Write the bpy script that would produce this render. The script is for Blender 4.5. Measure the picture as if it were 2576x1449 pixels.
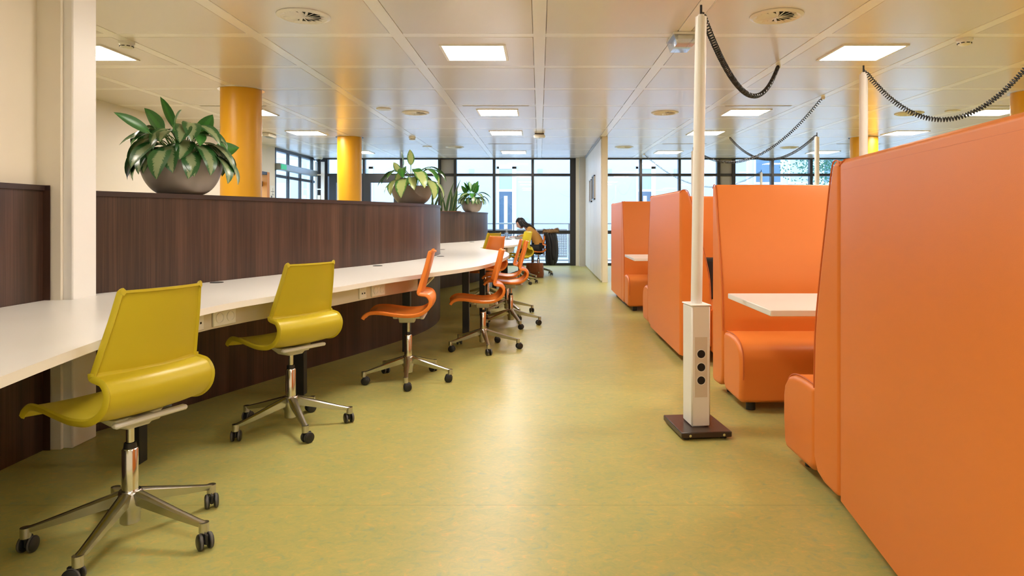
import bpy, bmesh, math, random
from mathutils import Vector, Matrix, Quaternion
PI = math.pi
R = math.radians
for o in list(bpy.data.objects): bpy.data.objects.remove(o)
scene = bpy.context.scene
C = scene.collection

# ------------------------------------------------------------------ camera
FPX, U0, V0, CAMH, CEIL = 1717.0, 1357.0, 550.0, 1.15, 2.63
cd = bpy.data.cameras.new('camera')
cam = bpy.data.objects.new('camera', cd); C.objects.link(cam)
cam.location = (0, 0, CAMH); cam.rotation_euler = (R(90), 0, 0)
cd.sensor_width = 36; cd.lens = 36 * FPX / 2576
cd.shift_x = (1288 - U0) / 2576; cd.shift_y = -(724.5 - V0) / 2576
cd.clip_start = 0.05; cd.clip_end = 300
scene.camera = cam
# ------------------------------------------------------------------ world and exposure
w = bpy.data.worlds.new('sky'); scene.world = w; w.use_nodes = True
bg = w.node_tree.nodes['Background']
bg.inputs[0].default_value = (0.52, 0.75, 1.0, 1); bg.inputs[1].default_value = 1.38
LAMP = 11.0
vs = scene.view_settings
vs.view_transform = 'Standard'; vs.look = 'None'; vs.gamma = 1; vs.use_curve_mapping = False
vs.exposure = 2.03

# ------------------------------------------------------------------ materials
MATS = {}
def mat(name, col, rough=0.5, metal=0.0, spec=0.5, bump=0.0, bscale=200, vary=0.0, vscale=5.0, emit=None, coat=0.0):
    m = bpy.data.materials.new(name); m.use_nodes = True
    nt = m.node_tree; b = nt.nodes['Principled BSDF']
    b.inputs['Base Color'].default_value = (*col, 1); b.inputs['Roughness'].default_value = rough
    b.inputs['Metallic'].default_value = metal; b.inputs['Specular IOR Level'].default_value = spec
    b.inputs['Coat Weight'].default_value = coat
    if emit:
        b.inputs['Emission Color'].default_value = (*emit[:3], 1); b.inputs['Emission Strength'].default_value = emit[3]
    if bump or vary:
        tc = nt.nodes.new('ShaderNodeTexCoord')
        if bump:
            n = nt.nodes.new('ShaderNodeTexNoise'); n.inputs['Scale'].default_value = bscale; n.inputs['Detail'].default_value = 3
            nt.links.new(tc.outputs['Object'], n.inputs['Vector'])
            bp = nt.nodes.new('ShaderNodeBump'); bp.inputs['Strength'].default_value = bump; bp.inputs['Distance'].default_value = 0.002
            nt.links.new(n.outputs['Fac'], bp.inputs['Height']); nt.links.new(bp.outputs[0], b.inputs['Normal'])
        if vary:
            n2 = nt.nodes.new('ShaderNodeTexNoise'); n2.inputs['Scale'].default_value = vscale; n2.inputs['Detail'].default_value = 4
            nt.links.new(tc.outputs['Object'], n2.inputs['Vector'])
            mx = nt.nodes.new('ShaderNodeMix'); mx.data_type = 'RGBA'
            mx.inputs[6].default_value = (*[c * (1 - vary) for c in col], 1); mx.inputs[7].default_value = (*[min(1, c * (1 + vary)) for c in col], 1)
            nt.links.new(n2.outputs['Fac'], mx.inputs[0]); nt.links.new(mx.outputs[2], b.inputs['Base Color'])
    MATS[name] = m
    return m
def ramp(nt, stops):
    r = nt.nodes.new('ShaderNodeValToRGB')
    e = r.color_ramp.elements
    while len(e) < len(stops): e.new(0.5)
    for i, (p, c) in enumerate(stops): e[i].position = p; e[i].color = (*c, 1)
    return r
M_WALL = mat('wall_paint', (0.80, 0.74, 0.65), 0.6, vary=0.02, vscale=2)
M_CREAM = mat('cream_paint', (0.78, 0.72, 0.60), 0.5, vary=0.02, vscale=2)
M_CEIL = mat('ceiling_metal', (0.77, 0.71, 0.695), 0.25, spec=0.75, bump=0.02, bscale=300)
M_STRIP = mat('ceiling_strip_metal', (0.90, 0.86, 0.85), 0.26, spec=0.75)
M_GAP = mat('ceiling_void', (0.30, 0.27, 0.25), 0.8)
M_WHITE = mat('white_plastic', (0.82, 0.80, 0.76), 0.35)
M_TABLE = mat('white_laminate', (0.86, 0.84, 0.80), 0.28, spec=0.5)
M_DESKEDGE = mat('desk_edge_beech', (0.72, 0.62, 0.52), 0.45)
M_LAMPF = mat('lamp_frame', (0.85, 0.82, 0.78), 0.4)
M_LAMP = mat('lamp_diffuser', (1, 1, 1), 0.5, emit=(1.0, 0.905, 0.81, LAMP))
M_BLACK = mat('black_metal', (0.012, 0.012, 0.014), 0.35)
M_BLACKP = mat('black_plastic', (0.010, 0.010, 0.011), 0.4)
M_RUBBER = mat('grey_rubber', (0.10, 0.095, 0.09), 0.6)
M_FRAME = mat('dark_window_frame', (0.018, 0.020, 0.024), 0.35)
M_ALU = mat('polished_aluminium', (0.55, 0.53, 0.50), 0.24, metal=1.0)
M_CHROME = mat('chrome', (0.70, 0.69, 0.67), 0.12, metal=1.0)
M_MECH = mat('mechanism_grey', (0.62, 0.60, 0.54), 0.4)
M_YEL = mat('mustard_plastic', (0.57, 0.455, 0.022), 0.38, bump=0.05, bscale=600)
M_ORA = mat('orange_plastic', (0.80, 0.22, 0.03), 0.36, bump=0.05, bscale=600)
M_SOFA = mat('orange_leatherette', (0.76, 0.215, 0.035), 0.42, spec=0.45, bump=0.12, bscale=420, vary=0.03, vscale=1.5)
M_SEAM = mat('orange_seam', (0.60, 0.14, 0.03), 0.5)
M_COL = mat('yellow_column_paint', (0.84, 0.42, 0.012), 0.36, vary=0.02, vscale=3)
M_BOWL = mat('taupe_bowl', (0.27, 0.235, 0.205), 0.42, bump=0.05, bscale=300)
M_SOIL = mat('clay_granules', (0.16, 0.075, 0.04), 0.9, bump=1.0, bscale=90, vary=0.5, vscale=90)
M_STEM = mat('green_stem', (0.10, 0.20, 0.04), 0.5)
M_CONC = mat('concrete', (0.50, 0.47, 0.42), 0.8, vary=0.06, vscale=12)
M_PANELG = mat('grey_cladding', (0.33, 0.31, 0.29), 0.5)
M_HOLE = mat('black_hole', (0.004, 0.004, 0.004), 0.7)
M_BASEP = mat('dark_brown_base', (0.035, 0.018, 0.014), 0.28)
M_SKIN = mat('skin', (0.62, 0.36, 0.26), 0.5)
M_HAIR = mat('dark_hair', (0.010, 0.008, 0.010), 0.35)
M_SWEAT = mat('mustard_knit', (0.62, 0.32, 0.075), 0.85, bump=0.6, bscale=130)
M_PANTS = mat('black_trousers', (0.010, 0.010, 0.013), 0.7)
M_COAT = mat('black_coat', (0.008, 0.009, 0.012), 0.65, bump=0.4, bscale=40)
M_FUR = mat('tan_fur', (0.42, 0.28, 0.15), 0.9, vary=0.5, vscale=60)
M_LINING = mat('orange_lining', (0.35, 0.10, 0.03), 0.6)
M_BAG = mat('brown_leather', (0.24, 0.072, 0.025), 0.4, bump=0.2, bscale=80, vary=0.25, vscale=14)
M_PAPER = mat('paper', (0.82, 0.82, 0.80), 0.7)
M_BLUEL = mat('blue_label', (0.25, 0.40, 0.65), 0.5)
M_FACADE = mat('outside_render', (0.56, 0.60, 0.66), 0.8, vary=0.02, vscale=1)
M_FACADE2 = mat('outside_grey', (0.42, 0.47, 0.53), 0.6)
M_OUTFR = mat('outside_white_frame', (0.88, 0.89, 0.9), 0.5)
M_OUTGL = mat('outside_window_glass', (0.10, 0.17, 0.26), 0.12, spec=0.9)
M_GROUND = mat('outside_ground', (0.55, 0.56, 0.57), 0.85)
M_RAIL = mat('galvanised_steel', (0.42, 0.46, 0.50), 0.45, metal=0.6)
M_GREEN = mat('exit_reflection_green', (0.02, 0.35, 0.16), 0.4, emit=(0.02, 0.6, 0.25, 0.12))
M_ODOOR = mat('orange_door', (0.65, 0.24, 0.03), 0.5)
M_BARK = mat('bark', (0.10, 0.07, 0.05), 0.9)
M_TREE = mat('tree_leaf', (0.04, 0.17, 0.10), 0.6, vary=0.4, vscale=3)
M_PICT = mat('picture_print', (0.10, 0.14, 0.20), 0.5, vary=0.7, vscale=8)
M_RED = mat('red_poster', (0.65, 0.10, 0.07), 0.6)
M_SOCK = mat('socket_cream', (0.66, 0.59, 0.49), 0.4)

def floor_mat():
    m = bpy.data.materials.new('linoleum'); m.use_nodes = True; nt = m.node_tree; b = nt.nodes['Principled BSDF']
    tc = nt.nodes.new('ShaderNodeTexCoord')
    mp = nt.nodes.new('ShaderNodeMapping'); mp.inputs['Scale'].default_value = (1.0, 1.3, 1); nt.links.new(tc.outputs['Object'], mp.inputs[0])
    n1 = nt.nodes.new('ShaderNodeTexNoise'); n1.inputs['Scale'].default_value = 4.5; n1.inputs['Detail'].default_value = 8; n1.inputs['Roughness'].default_value = 0.72; n1.inputs['Distortion'].default_value = 0.6
    n2 = nt.nodes.new('ShaderNodeTexNoise'); n2.inputs['Scale'].default_value = 22; n2.inputs['Detail'].default_value = 7; n2.inputs['Roughness'].default_value = 0.75; n2.inputs['Distortion'].default_value = 1.2
    for n in (n1, n2): nt.links.new(mp.outputs[0], n.inputs['Vector'])
    r1 = ramp(nt, [(0.34, (0.34, 0.37, 0.135)), (0.50, (0.45, 0.41, 0.135)), (0.66, (0.53, 0.45, 0.14))])
    nt.links.new(n1.outputs['Fac'], r1.inputs[0])
    r2 = ramp(nt, [(0.32, (0.22, 0.34, 0.22)), (0.44, (0.40, 0.395, 0.13)), (0.57, (0.48, 0.425, 0.135)), (0.67, (0.72, 0.42, 0.11))])
    nt.links.new(n2.outputs['Fac'], r2.inputs[0])
    mx = nt.nodes.new('ShaderNodeMix'); mx.data_type = 'RGBA'; mx.inputs[0].default_value = 0.62
    nt.links.new(r1.outputs[0], mx.inputs[6]); nt.links.new(r2.outputs[0], mx.inputs[7])
    # welded sheet joint
    sx = nt.nodes.new('ShaderNodeSeparateXYZ'); nt.links.new(tc.outputs['Object'], sx.inputs[0])
    md = nt.nodes.new('ShaderNodeMath'); md.operation = 'PINGPONG'; md.inputs[1].default_value = 1.0
    ad = nt.nodes.new('ShaderNodeMath'); ad.operation = 'SUBTRACT'; ad.inputs[1].default_value = 2.74
    nt.links.new(sx.outputs[1], ad.inputs[0]); nt.links.new(ad.outputs[0], md.inputs[0])
    lt = nt.nodes.new('ShaderNodeMath'); lt.operation = 'LESS_THAN'; lt.inputs[1].default_value = 0.0018; nt.links.new(md.outputs[0], lt.inputs[0])
    ml = nt.nodes.new('ShaderNodeMath'); ml.operation = 'MULTIPLY'; ml.inputs[1].default_value = 0.45; nt.links.new(lt.outputs[0], ml.inputs[0])
    mx2 = nt.nodes.new('ShaderNodeMix'); mx2.data_type = 'RGBA'; mx2.inputs[7].default_value = (0.14, 0.12, 0.03, 1)
    nt.links.new(ml.outputs[0], mx2.inputs[0]); nt.links.new(mx.outputs[2], mx2.inputs[6])
    nt.links.new(mx2.outputs[2], b.inputs['Base Color'])
    b.inputs['Roughness'].default_value = 0.35; b.inputs['Specular IOR Level'].default_value = 0.4
    n3 = nt.nodes.new('ShaderNodeTexNoise'); n3.inputs['Scale'].default_value = 14; n3.inputs['Detail'].default_value = 4
    nt.links.new(tc.outputs['Object'], n3.inputs['Vector'])
    bp = nt.nodes.new('ShaderNodeBump'); bp.inputs['Strength'].default_value = 0.06; bp.inputs['Distance'].default_value = 0.01
    nt.links.new(n3.outputs['Fac'], bp.inputs['Height']); nt.links.new(bp.outputs[0], b.inputs['Normal'])
    return m
M_FLOOR = floor_mat()
def wood_mat():
    m = bpy.data.materials.new('walnut_laminate'); m.use_nodes = True; nt = m.node_tree; b = nt.nodes['Principled BSDF']
    uv = nt.nodes.new('ShaderNodeUVMap')
    mp = nt.nodes.new('ShaderNodeMapping'); mp.inputs['Scale'].default_value = (9, 0.35, 1); nt.links.new(uv.outputs[0], mp.inputs[0])
    n1 = nt.nodes.new('ShaderNodeTexNoise'); n1.inputs['Scale'].default_value = 1.0; n1.inputs['Detail'].default_value = 3; n1.inputs['Distortion'].default_value = 0.3
    nt.links.new(mp.outputs[0], n1.inputs['Vector'])
    mp2 = nt.nodes.new('ShaderNodeMapping'); mp2.inputs['Scale'].default_value = (110, 1.6, 1); nt.links.new(uv.outputs[0], mp2.inputs[0])
    n2 = nt.nodes.new('ShaderNodeTexNoise'); n2.inputs['Scale'].default_value = 1.0; n2.inputs['Detail'].default_value = 4
    nt.links.new(mp2.outputs[0], n2.inputs['Vector'])
    mx = nt.nodes.new('ShaderNodeMix'); mx.inputs[0].default_value = 0.45
    nt.links.new(n1.outputs['Fac'], mx.inputs[2]); nt.links.new(n2.outputs['Fac'], mx.inputs[3])
    r = ramp(nt, [(0.36, (0.019, 0.0082, 0.005)), (0.5, (0.046, 0.0205, 0.012)), (0.64, (0.090, 0.043, 0.026))])
    nt.links.new(mx.outputs[0], r.inputs[0]); nt.links.new(r.outputs[0], b.inputs['Base Color'])
    b.inputs['Roughness'].default_value = 0.38; b.inputs['Specular IOR Level'].default_value = 0.5
    return m
M_WOOD = wood_mat()
M_CAP = mat('walnut_cap', (0.032, 0.015, 0.013), 0.4, vary=0.2, vscale=30)
def leaf_mat(name, dark, light, lim, amp):
    m = bpy.data.materials.new(name); m.use_nodes = True; nt = m.node_tree; b = nt.nodes['Principled BSDF']
    uv = nt.nodes.new('ShaderNodeUVMap'); sx = nt.nodes.new('ShaderNodeSeparateXYZ'); nt.links.new(uv.outputs[0], sx.inputs[0])
    a = nt.nodes.new('ShaderNodeMath'); a.operation = 'SUBTRACT'; a.inputs[1].default_value = 0.5; nt.links.new(sx.outputs[1], a.inputs[0])
    ab = nt.nodes.new('ShaderNodeMath'); ab.operation = 'ABSOLUTE'; nt.links.new(a.outputs[0], ab.inputs[0])
    cm = nt.nodes.new('ShaderNodeCombineXYZ')
    sh = nt.nodes.new('ShaderNodeMath'); sh.operation = 'MULTIPLY_ADD'; sh.inputs[1].default_value = -0.45   # veins lean to the tip
    nt.links.new(ab.outputs[0], sh.inputs[0]); nt.links.new(sx.outputs[0], sh.inputs[2])
    nt.links.new(sh.outputs[0], cm.inputs[0]); nt.links.new(sx.outputs[1], cm.inputs[1])
    mp = nt.nodes.new('ShaderNodeMapping'); mp.inputs['Scale'].default_value = (26, 3, 1); nt.links.new(cm.outputs[0], mp.inputs[0])
    n = nt.nodes.new('ShaderNodeTexNoise'); n.inputs['Scale'].default_value = 1.0; n.inputs['Detail'].default_value = 3; nt.links.new(mp.outputs[0], n.inputs['Vector'])
    nm = nt.nodes.new('ShaderNodeMath'); nm.operation = 'MULTIPLY_ADD'; nm.inputs[1].default_value = amp; nt.links.new(n.outputs['Fac'], nm.inputs[0]); nt.links.new(ab.outputs[0], nm.inputs[2])
    r = ramp(nt, [(lim - 0.03, light), (lim + 0.03, dark)]); nt.links.new(nm.outputs[0], r.inputs[0])
    nt.links.new(r.outputs[0], b.inputs['Base Color'])
    b.inputs['Roughness'].default_value = 0.32
    return m
M_LEAF = leaf_mat('variegated_leaf', (0.022, 0.095, 0.022), (0.215, 0.27, 0.13), 0.43, 0.42)
M_LEAFG = leaf_mat('green_leaf', (0.03, 0.14, 0.02), (0.04, 0.20, 0.025), 0.3, 0.3)
M_LEAFL = leaf_mat('pale_variegated_leaf', (0.05, 0.17, 0.03), (0.36, 0.44, 0.16), 0.50, 0.30)
M_SANS = leaf_mat('sword_leaf', (0.16, 0.22, 0.06), (0.025, 0.085, 0.03), 0.52, 0.3)
def glass_mat():
    m = bpy.data.materials.new('window_glass'); m.use_nodes = True; nt = m.node_tree
    nt.nodes.remove(nt.nodes['Principled BSDF']); out = nt.nodes['Material Output']
    t = nt.nodes.new('ShaderNodeBsdfTransparent'); t.inputs[0].default_value = (0.97, 0.985, 1.0, 1)
    g = nt.nodes.new('ShaderNodeBsdfGlossy'); g.inputs['Roughness'].default_value = 0.0; g.inputs[0].default_value = (1, 1, 1, 1)
    lw = nt.nodes.new('ShaderNodeLayerWeight'); lw.inputs['Blend'].default_value = 0.5
    pw_ = nt.nodes.new('ShaderNodeMath'); pw_.operation = 'POWER'; pw_.inputs[1].default_value = 5; nt.links.new(lw.outputs['Facing'], pw_.inputs[0])
    f = nt.nodes.new('ShaderNodeMath'); f.operation = 'MULTIPLY_ADD'; f.inputs[1].default_value = 0.9; f.inputs[2].default_value = 0.035; nt.links.new(pw_.outputs[0], f.inputs[0])
    x = nt.nodes.new('ShaderNodeMixShader')
    nt.links.new(f.outputs[0], x.inputs[0]); nt.links.new(t.outputs[0], x.inputs[1]); nt.links.new(g.outputs[0], x.inputs[2]); nt.links.new(x.outputs[0], out.inputs[0])
    return m
M_GLASS = glass_mat()
def clear_mat():
    m = bpy.data.materials.new('clear_plastic'); m.use_nodes = True; nt = m.node_tree
    nt.nodes.remove(nt.nodes['Principled BSDF']); out = nt.nodes['Material Output']
    t = nt.nodes.new('ShaderNodeBsdfTransparent'); t.inputs[0].default_value = (0.86, 0.90, 0.94, 1)
    g = nt.nodes.new('ShaderNodeBsdfGlossy'); g.inputs['Roughness'].default_value = 0.08; g.inputs[0].default_value = (0.9, 0.92, 0.95, 1)
    x = nt.nodes.new('ShaderNodeMixShader'); x.inputs[0].default_value = 0.35
    nt.links.new(t.outputs[0], x.inputs[1]); nt.links.new(g.outputs[0], x.inputs[2]); nt.links.new(x.outputs[0], out.inputs[0])
    return m
M_CLEAR = clear_mat()

# ------------------------------------------------------------------ mesh helpers
class MB:
    def __init__(s): s.v = []; s.f = []; s.uv = {}; s.mi = []
    def add(s, vs, fs, mi=0, uvs=None):
        n = len(s.v); s.v += [tuple(v) for v in vs]
        for f in fs: s.f.append(tuple(i + n for i in f)); s.mi.append(mi)
        if uvs:
            for i, u in enumerate(uvs): s.uv[n + i] = u
        return s
    def bm(s, b, mi=0, M=None):
        b.verts.index_update()
        s.add([(M @ v.co if M else v.co) for v in b.verts], [[v.index for v in f.verts] for f in b.faces], mi); b.free(); return s
    def box(s, lo, hi, bev=0, mi=0, M=None, seg=1):
        b = bmesh.new(); bmesh.ops.create_cube(b, size=1)
        for v in b.verts: v.co = Vector([lo[k] + (v.co[k] + .5) * (hi[k] - lo[k]) for k in range(3)])
        if bev: bmesh.ops.bevel(b, geom=list(b.edges), offset=bev, segments=seg, affect='EDGES', profile=0.5)
        return s.bm(b, mi, M)
    def tube(s, pts, r, n=8, mi=0, caps=True):
        pts = [Vector(p) for p in pts]; rs = r if isinstance(r, (list, tuple)) else [r] * len(pts)
        N = len(pts); vs = []; prev = None
        for i, p in enumerate(pts):
            t = (pts[min(i + 1, N - 1)] - pts[max(i - 1, 0)]).normalized()
            if prev is None:
                a = Vector((0, 0, 1)) if abs(t.z) < .9 else Vector((1, 0, 0)); nrm = t.cross(a).normalized()
            else: nrm = (prev - t * prev.dot(t)).normalized()
            prev = nrm; bn = t.cross(nrm)
            for k in range(n):
                a = 2 * PI * k / n; vs.append(p + (nrm * math.cos(a) + bn * math.sin(a)) * rs[i])
        fs = [(i * n + k, i * n + (k + 1) % n, (i + 1) * n + (k + 1) % n, (i + 1) * n + k) for i in range(N - 1) for k in range(n)]
        if caps: fs += [tuple(reversed(range(n))), tuple((N - 1) * n + k for k in range(n))]
        return s.add(vs, fs, mi)
    def cyl(s, p0, p1, r, n=24, mi=0, r1=None): return s.tube([p0, p1], [r, r if r1 is None else r1], n, mi)
    def lathe(s, prof, n=32, c=(0, 0, 0), mi=0, M=None):
        vs = []; m = len(prof)
        for k in range(n):
            a = 2 * PI * k / n
            for r, z in prof: 
                p = Vector((r * math.cos(a), r * math.sin(a), z)); vs.append((M @ p if M else p) + Vector(c))
        fs = []
        for k in range(n):
            k2 = (k + 1) % n
            for i in range(m - 1):
                if prof[i][0] < 1e-6 and prof[i + 1][0] < 1e-6: continue
                fs.append((k * m + i, k2 * m + i, k2 * m + i + 1, k * m + i + 1))
        return s.add(vs, fs, mi)
    def prism(s, poly, h0, h1, axis='z', mi=0, bev=0, seg=3, M=None):
        # poly in two axes extruded along the third
        f = {'z': lambda a, b, h: (a, b, h), 'x': lambda a, b, h: (h, a, b), 'y': lambda a, b, h: (a, h, b)}[axis]
        n = len(poly); b = bmesh.new()
        v0 = [b.verts.new(f(a, c, h0)) for a, c in poly]; v1 = [b.verts.new(f(a, c, h1)) for a, c in poly]
        e = [b.faces.new(v0), b.faces.new(v1)]
        for i in range(n): b.faces.new((v0[i], v0[(i + 1) % n], v1[(i + 1) % n], v1[i]))
        bmesh.ops.recalc_face_normals(b, faces=list(b.faces))
        if bev: bmesh.ops.bevel(b, geom=list({ed for fc in e for ed in fc.edges}), offset=bev, segments=seg, affect='EDGES', profile=0.5)
        return s.bm(b, mi, M)
    def mesh(s, name, mats, angle=38, smooth=True):
        me = bpy.data.meshes.new(name); me.from_pydata(s.v, [], s.f)
        for m in (mats if isinstance(mats, (list, tuple)) else [mats]): me.materials.append(m)
        me.polygons.foreach_set('material_index', s.mi)
        if s.uv:
            uvl = me.uv_layers.new(name='UVMap')
            for l in me.loops: uvl.data[l.index].uv = s.uv.get(l.vertex_index, (0, 0))
        me.validate()
        b = bmesh.new(); b.from_mesh(me); bmesh.ops.remove_doubles(b, verts=b.verts, dist=1e-6); bmesh.ops.recalc_face_normals(b, faces=b.faces); b.to_mesh(me); b.free()
        if smooth:
            me.polygons.foreach_set('use_smooth', [True] * len(me.polygons)); me.set_sharp_from_angle(angle=R(angle))
        return me
    def build(s, name, mats, parent=None, angle=38, smooth=True, wn=False):
        o = link(name, s.mesh(name, mats, angle, smooth), parent)
        if wn:
            m = o.modifiers.new('weighted', 'WEIGHTED_NORMAL'); m.keep_sharp = True; m.weight = 80
        return o
def link(name, me, parent=None, M=None):
    o = bpy.data.objects.new(name, me); C.objects.link(o)
    if parent: o.parent = parent
    if M is not None: o.matrix_local = M
    return o
def thing(name, label, cat, loc=(0, 0, 0), rz=0, group=None):
    o = bpy.data.objects.new(name, None); C.objects.link(o); o.location = loc; o.rotation_euler = (0, 0, rz)
    o.empty_display_size = 0.1
    return tag(o, label, cat, group)
def tag(o, label, cat, group=None):
    o['label'] = label; o['category'] = cat
    if group: o['group'] = group
    return o
def struct(o, label=None, cat=None):
    o['kind'] = 'structure'
    if label: o['label'] = label
    if cat: o['category'] = cat
    return o
def sgroup(name, label, cat, loc=(0, 0, 0)):
    o = bpy.data.objects.new(name, None); C.objects.link(o); o.location = loc; o.empty_display_size = 0.1
    return struct(o, label, cat)
def crom(pts, n=8):
    P = [Vector(p) for p in pts]; out = []
    for i in range(len(P) - 1):
        p0 = P[max(i - 1, 0)]; p1 = P[i]; p2 = P[i + 1]; p3 = P[min(i + 2, len(P) - 1)]
        for k in range(n):
            t = k / n
            out.append(0.5 * ((2 * p1) + (p2 - p0) * t + (2 * p0 - 5 * p1 + 4 * p2 - p3) * t * t + (3 * p1 - p0 - 3 * p2 + p3) * t ** 3))
    out.append(P[-1]); return out
def interp(tab):
    # smooth X(Y) through a table of (Y, X)
    ys = [a for a, b in tab]; xs = [b for a, b in tab]; n = len(tab)
    d = [(xs[i + 1] - xs[i]) / (ys[i + 1] - ys[i]) for i in range(n - 1)]
    m = [d[0]] + [0.5 * (d[i - 1] + d[i]) for i in range(1, n - 1)] + [d[-1]]
    def f(y):
        if y <= ys[0]: return xs[0] + (y - ys[0]) * m[0]
        if y >= ys[-1]: return xs[-1] + (y - ys[-1]) * m[-1]
        i = max(k for k in range(n - 1) if ys[k] <= y); h = ys[i + 1] - ys[i]; t = (y - ys[i]) / h
        return ((2 * t ** 3 - 3 * t * t + 1) * xs[i] + (t ** 3 - 2 * t * t + t) * h * m[i] + (-2 * t ** 3 + 3 * t * t) * xs[i + 1] + (t ** 3 - t * t) * h * m[i + 1])
    return f
def px(u, v, z):      # pixel on a horizontal plane at height z -> world x, y
    d = FPX * (CAMH - z) / (v - V0); return ((u - U0) / FPX * d, d)

# ------------------------------------------------------------------ room shell
XL, XR, YB, YF = -5.5, 9.6, -3.4, 16.75
o = MB().box((XL - .2, YB - .2, -0.12), (XR + .2, YF + 0.12, 0)).build('floor', M_FLOOR); struct(o, 'yellow-green marbled linoleum floor', 'floor')
ce = sgroup('ceiling', 'off-white metal panel ceiling with a grid of flat strips', 'ceiling', (0, 0, CEIL))
MB().box((XL - .2, YB - .2, .02), (XR + .2, YF + .3, .2)).build('ceiling_backing', M_GAP, ce)
GX, GY, GY0, SW = 1.147, 1.14, 5.52, 0.10
kx = range(-5, 9); ky = range(-8, 10)
for k in kx:
    x = k * GX
    if XL < x < XR: MB().box((x - SW / 2, YB, 0.0), (x + SW / 2, YF, .03), 0.002).build('ceiling_strip', M_STRIP, ce)
for k in ky:
    y = GY0 + k * GY
    if YB < y < YF: MB().box((XL, y - SW / 2, 0.0015), (XR, y + SW / 2, .03), 0.002).build('ceiling_strip', M_STRIP, ce)
pm = MB().box((-(GX - SW) / 2 + .003, -(GY - SW) / 2 + .003, 0.001), ((GX - SW) / 2 - .003, (GY - SW) / 2 - .003, .03), 0.004).mesh('ceiling_panel', M_CEIL)
for i in range(-5, 9):
    for j in range(-8, 10):
        cx, cy = (i + .5) * GX, GY0 + (j + .5) * GY
        if cx - GX / 2 < XL - .3 or cx + GX / 2 > XR + .6 or cy - GY / 2 < YB - .6 or cy + GY / 2 > YF + .5: continue
        link('ceiling_panel', pm, ce, Matrix.Translation((cx, cy, 0)))
o = MB().box((XR, YB - .2, 0), (XR + .2, YF + .1, CEIL + .02)).build('wall_right', M_WALL); struct(o, 'plain white right wall', 'wall')
o = MB().box((XL - .2, YB - .2, 0), (XR + .2, YB, CEIL + .02)).build('wall_back', M_WALL); struct(o, 'plain white back wall', 'wall')
# left wall up to the glazed sliding door
YD = 14.2
o = MB().box((XL - .2, YB, 0), (XL, 12.9, CEIL + .02)).box((XL - .2, 13.88, 0), (XL, YD, CEIL + .02)).box((XL - .2, 12.9, 2.09), (XL, 13.88, CEIL + .02)).build('wall_left', M_WALL, smooth=False); struct(o, 'white left wall behind the wooden partition', 'wall')
d3 = sgroup('door_3', 'glazed doorway with orange jamb in the white left wall', 'door', (XL, 13.4, 0))
MB().box((-.16, -.5, 0), (-.10, .47, 2.09)).build('glass_pane', M_GLASS, d3)
MB().box((-.2, .36, 0), (.012, .48, 2.09)).build('jamb', M_ODOOR, d3)
MB().box((-.2, -.5, 2.03), (.01, .36, 2.09)).box((-.14, -.5, 1.8), (-.08, .36, 1.9)).build('frame', M_FRAME, d3)
# near-left wall with square column
o = MB().box((-2.85, -1.0, 0), (-2.50, 3.41, CEIL + .02)).build('wall_stair', M_CREAM); struct(o, 'cream wall above the short wooden panel', 'wall')
col = sgroup('trim_1', 'white square column standing through the white desk', 'column', (-2.55, 3.5, 0))
MB().box((-.30, -.085, 0), (.215, .10, CEIL), 0.006).build('column_casing', M_WHITE, col)
MB().box((-.30, -.105, 0), (.170, -.085, CEIL), 0.003).build('edge_trim', M_CREAM, col)

# ------------------------------------------------------------------ far window wall
K = YF / FPX
def ux(u): return (u - U0) * K
def uz(v): return CAMH + (V0 - v) * K
def facade(name, label, mull, panels, x0, x1, doors=()):
    g = sgroup(name, label, 'window', (0, YF, 0))
    for u, wd in mull:
        x = ux(u); MB().box((x - wd / 2, -.05, 0), (x + wd / 2, .09, CEIL), .004).build('mullion', M_FRAME, g)
    xs = [x0] + [ux(u) for u, _ in mull] + [x1]
    for z0, z1 in ((2.19, 2.255), (0.775, 0.86), (0.0, 0.06), (2.60, 2.63)):
        MB().box((x0, -.035, z0), (x1, .075, z1), .003).build('transom', M_FRAME, g)
    for a, b in zip(xs[:-1], xs[1:]):
        if b - a < 0.12: continue
        ispan = any(a - .02 < ux(p) < b + .02 for p in panels)
        for z0, z1 in ((.06, .775), (.86, 2.19), (2.255, 2.60)):
            if ispan: MB().box((a, .0, z0), (b, .04, z1)).build('panel', M_PANELG, g)
            else: MB().box((a, .015, z0), (b, .023, z1)).build('pane', M_GLASS, g, smooth=False)
    for d0, d1 in doors:
        a, b = ux(d0), ux(d1)
        p = MB().box((a, -.06, .06), (a + .17, .03, 2.19)).box((b - .15, -.06, .06), (b, .03, 2.19)).box((a + .17, -.06, 2.03), (b - .15, .03, 2.19)).box((a + .17, -.06, .06), (b - .15, .03, .25)).build('door_frame', M_FRAME, g)
    return g
facade('window_1', 'black framed window wall beside the partition wall, with dark doors', [(813, .25), (916, .06), (1010, .065), (1106, .07), (1145.5, .065), (1243, .065), (1340, .065), (1441, .14)], [1126], XL, ux(1448), doors=((830, 913), (916, 1007)))
facade('window_2', 'black framed window wall behind the orange sofas', [(1520, .08), (1611.5, .065), (1709, .06), (1807, .08), (1845, .08), (1942, .07), (2039.5, .07), (2136, .07), (2233, .07)], [1826], ux(1527), XR, ())
c2 = MB().box((ux(1448), YF - .1, 0), (ux(1456), YF + .1, CEIL)).build('trim_2', M_CREAM); struct(c2, 'narrow cream strip at end of the window wall', 'trim')
c2 = MB().box((ux(1456), YF - .35, 0), (1.20, YF + .1, CEIL)).build('trim_3', M_CONC); struct(c2, 'grey concrete pillar at end of the window wall', 'pillar')
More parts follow.
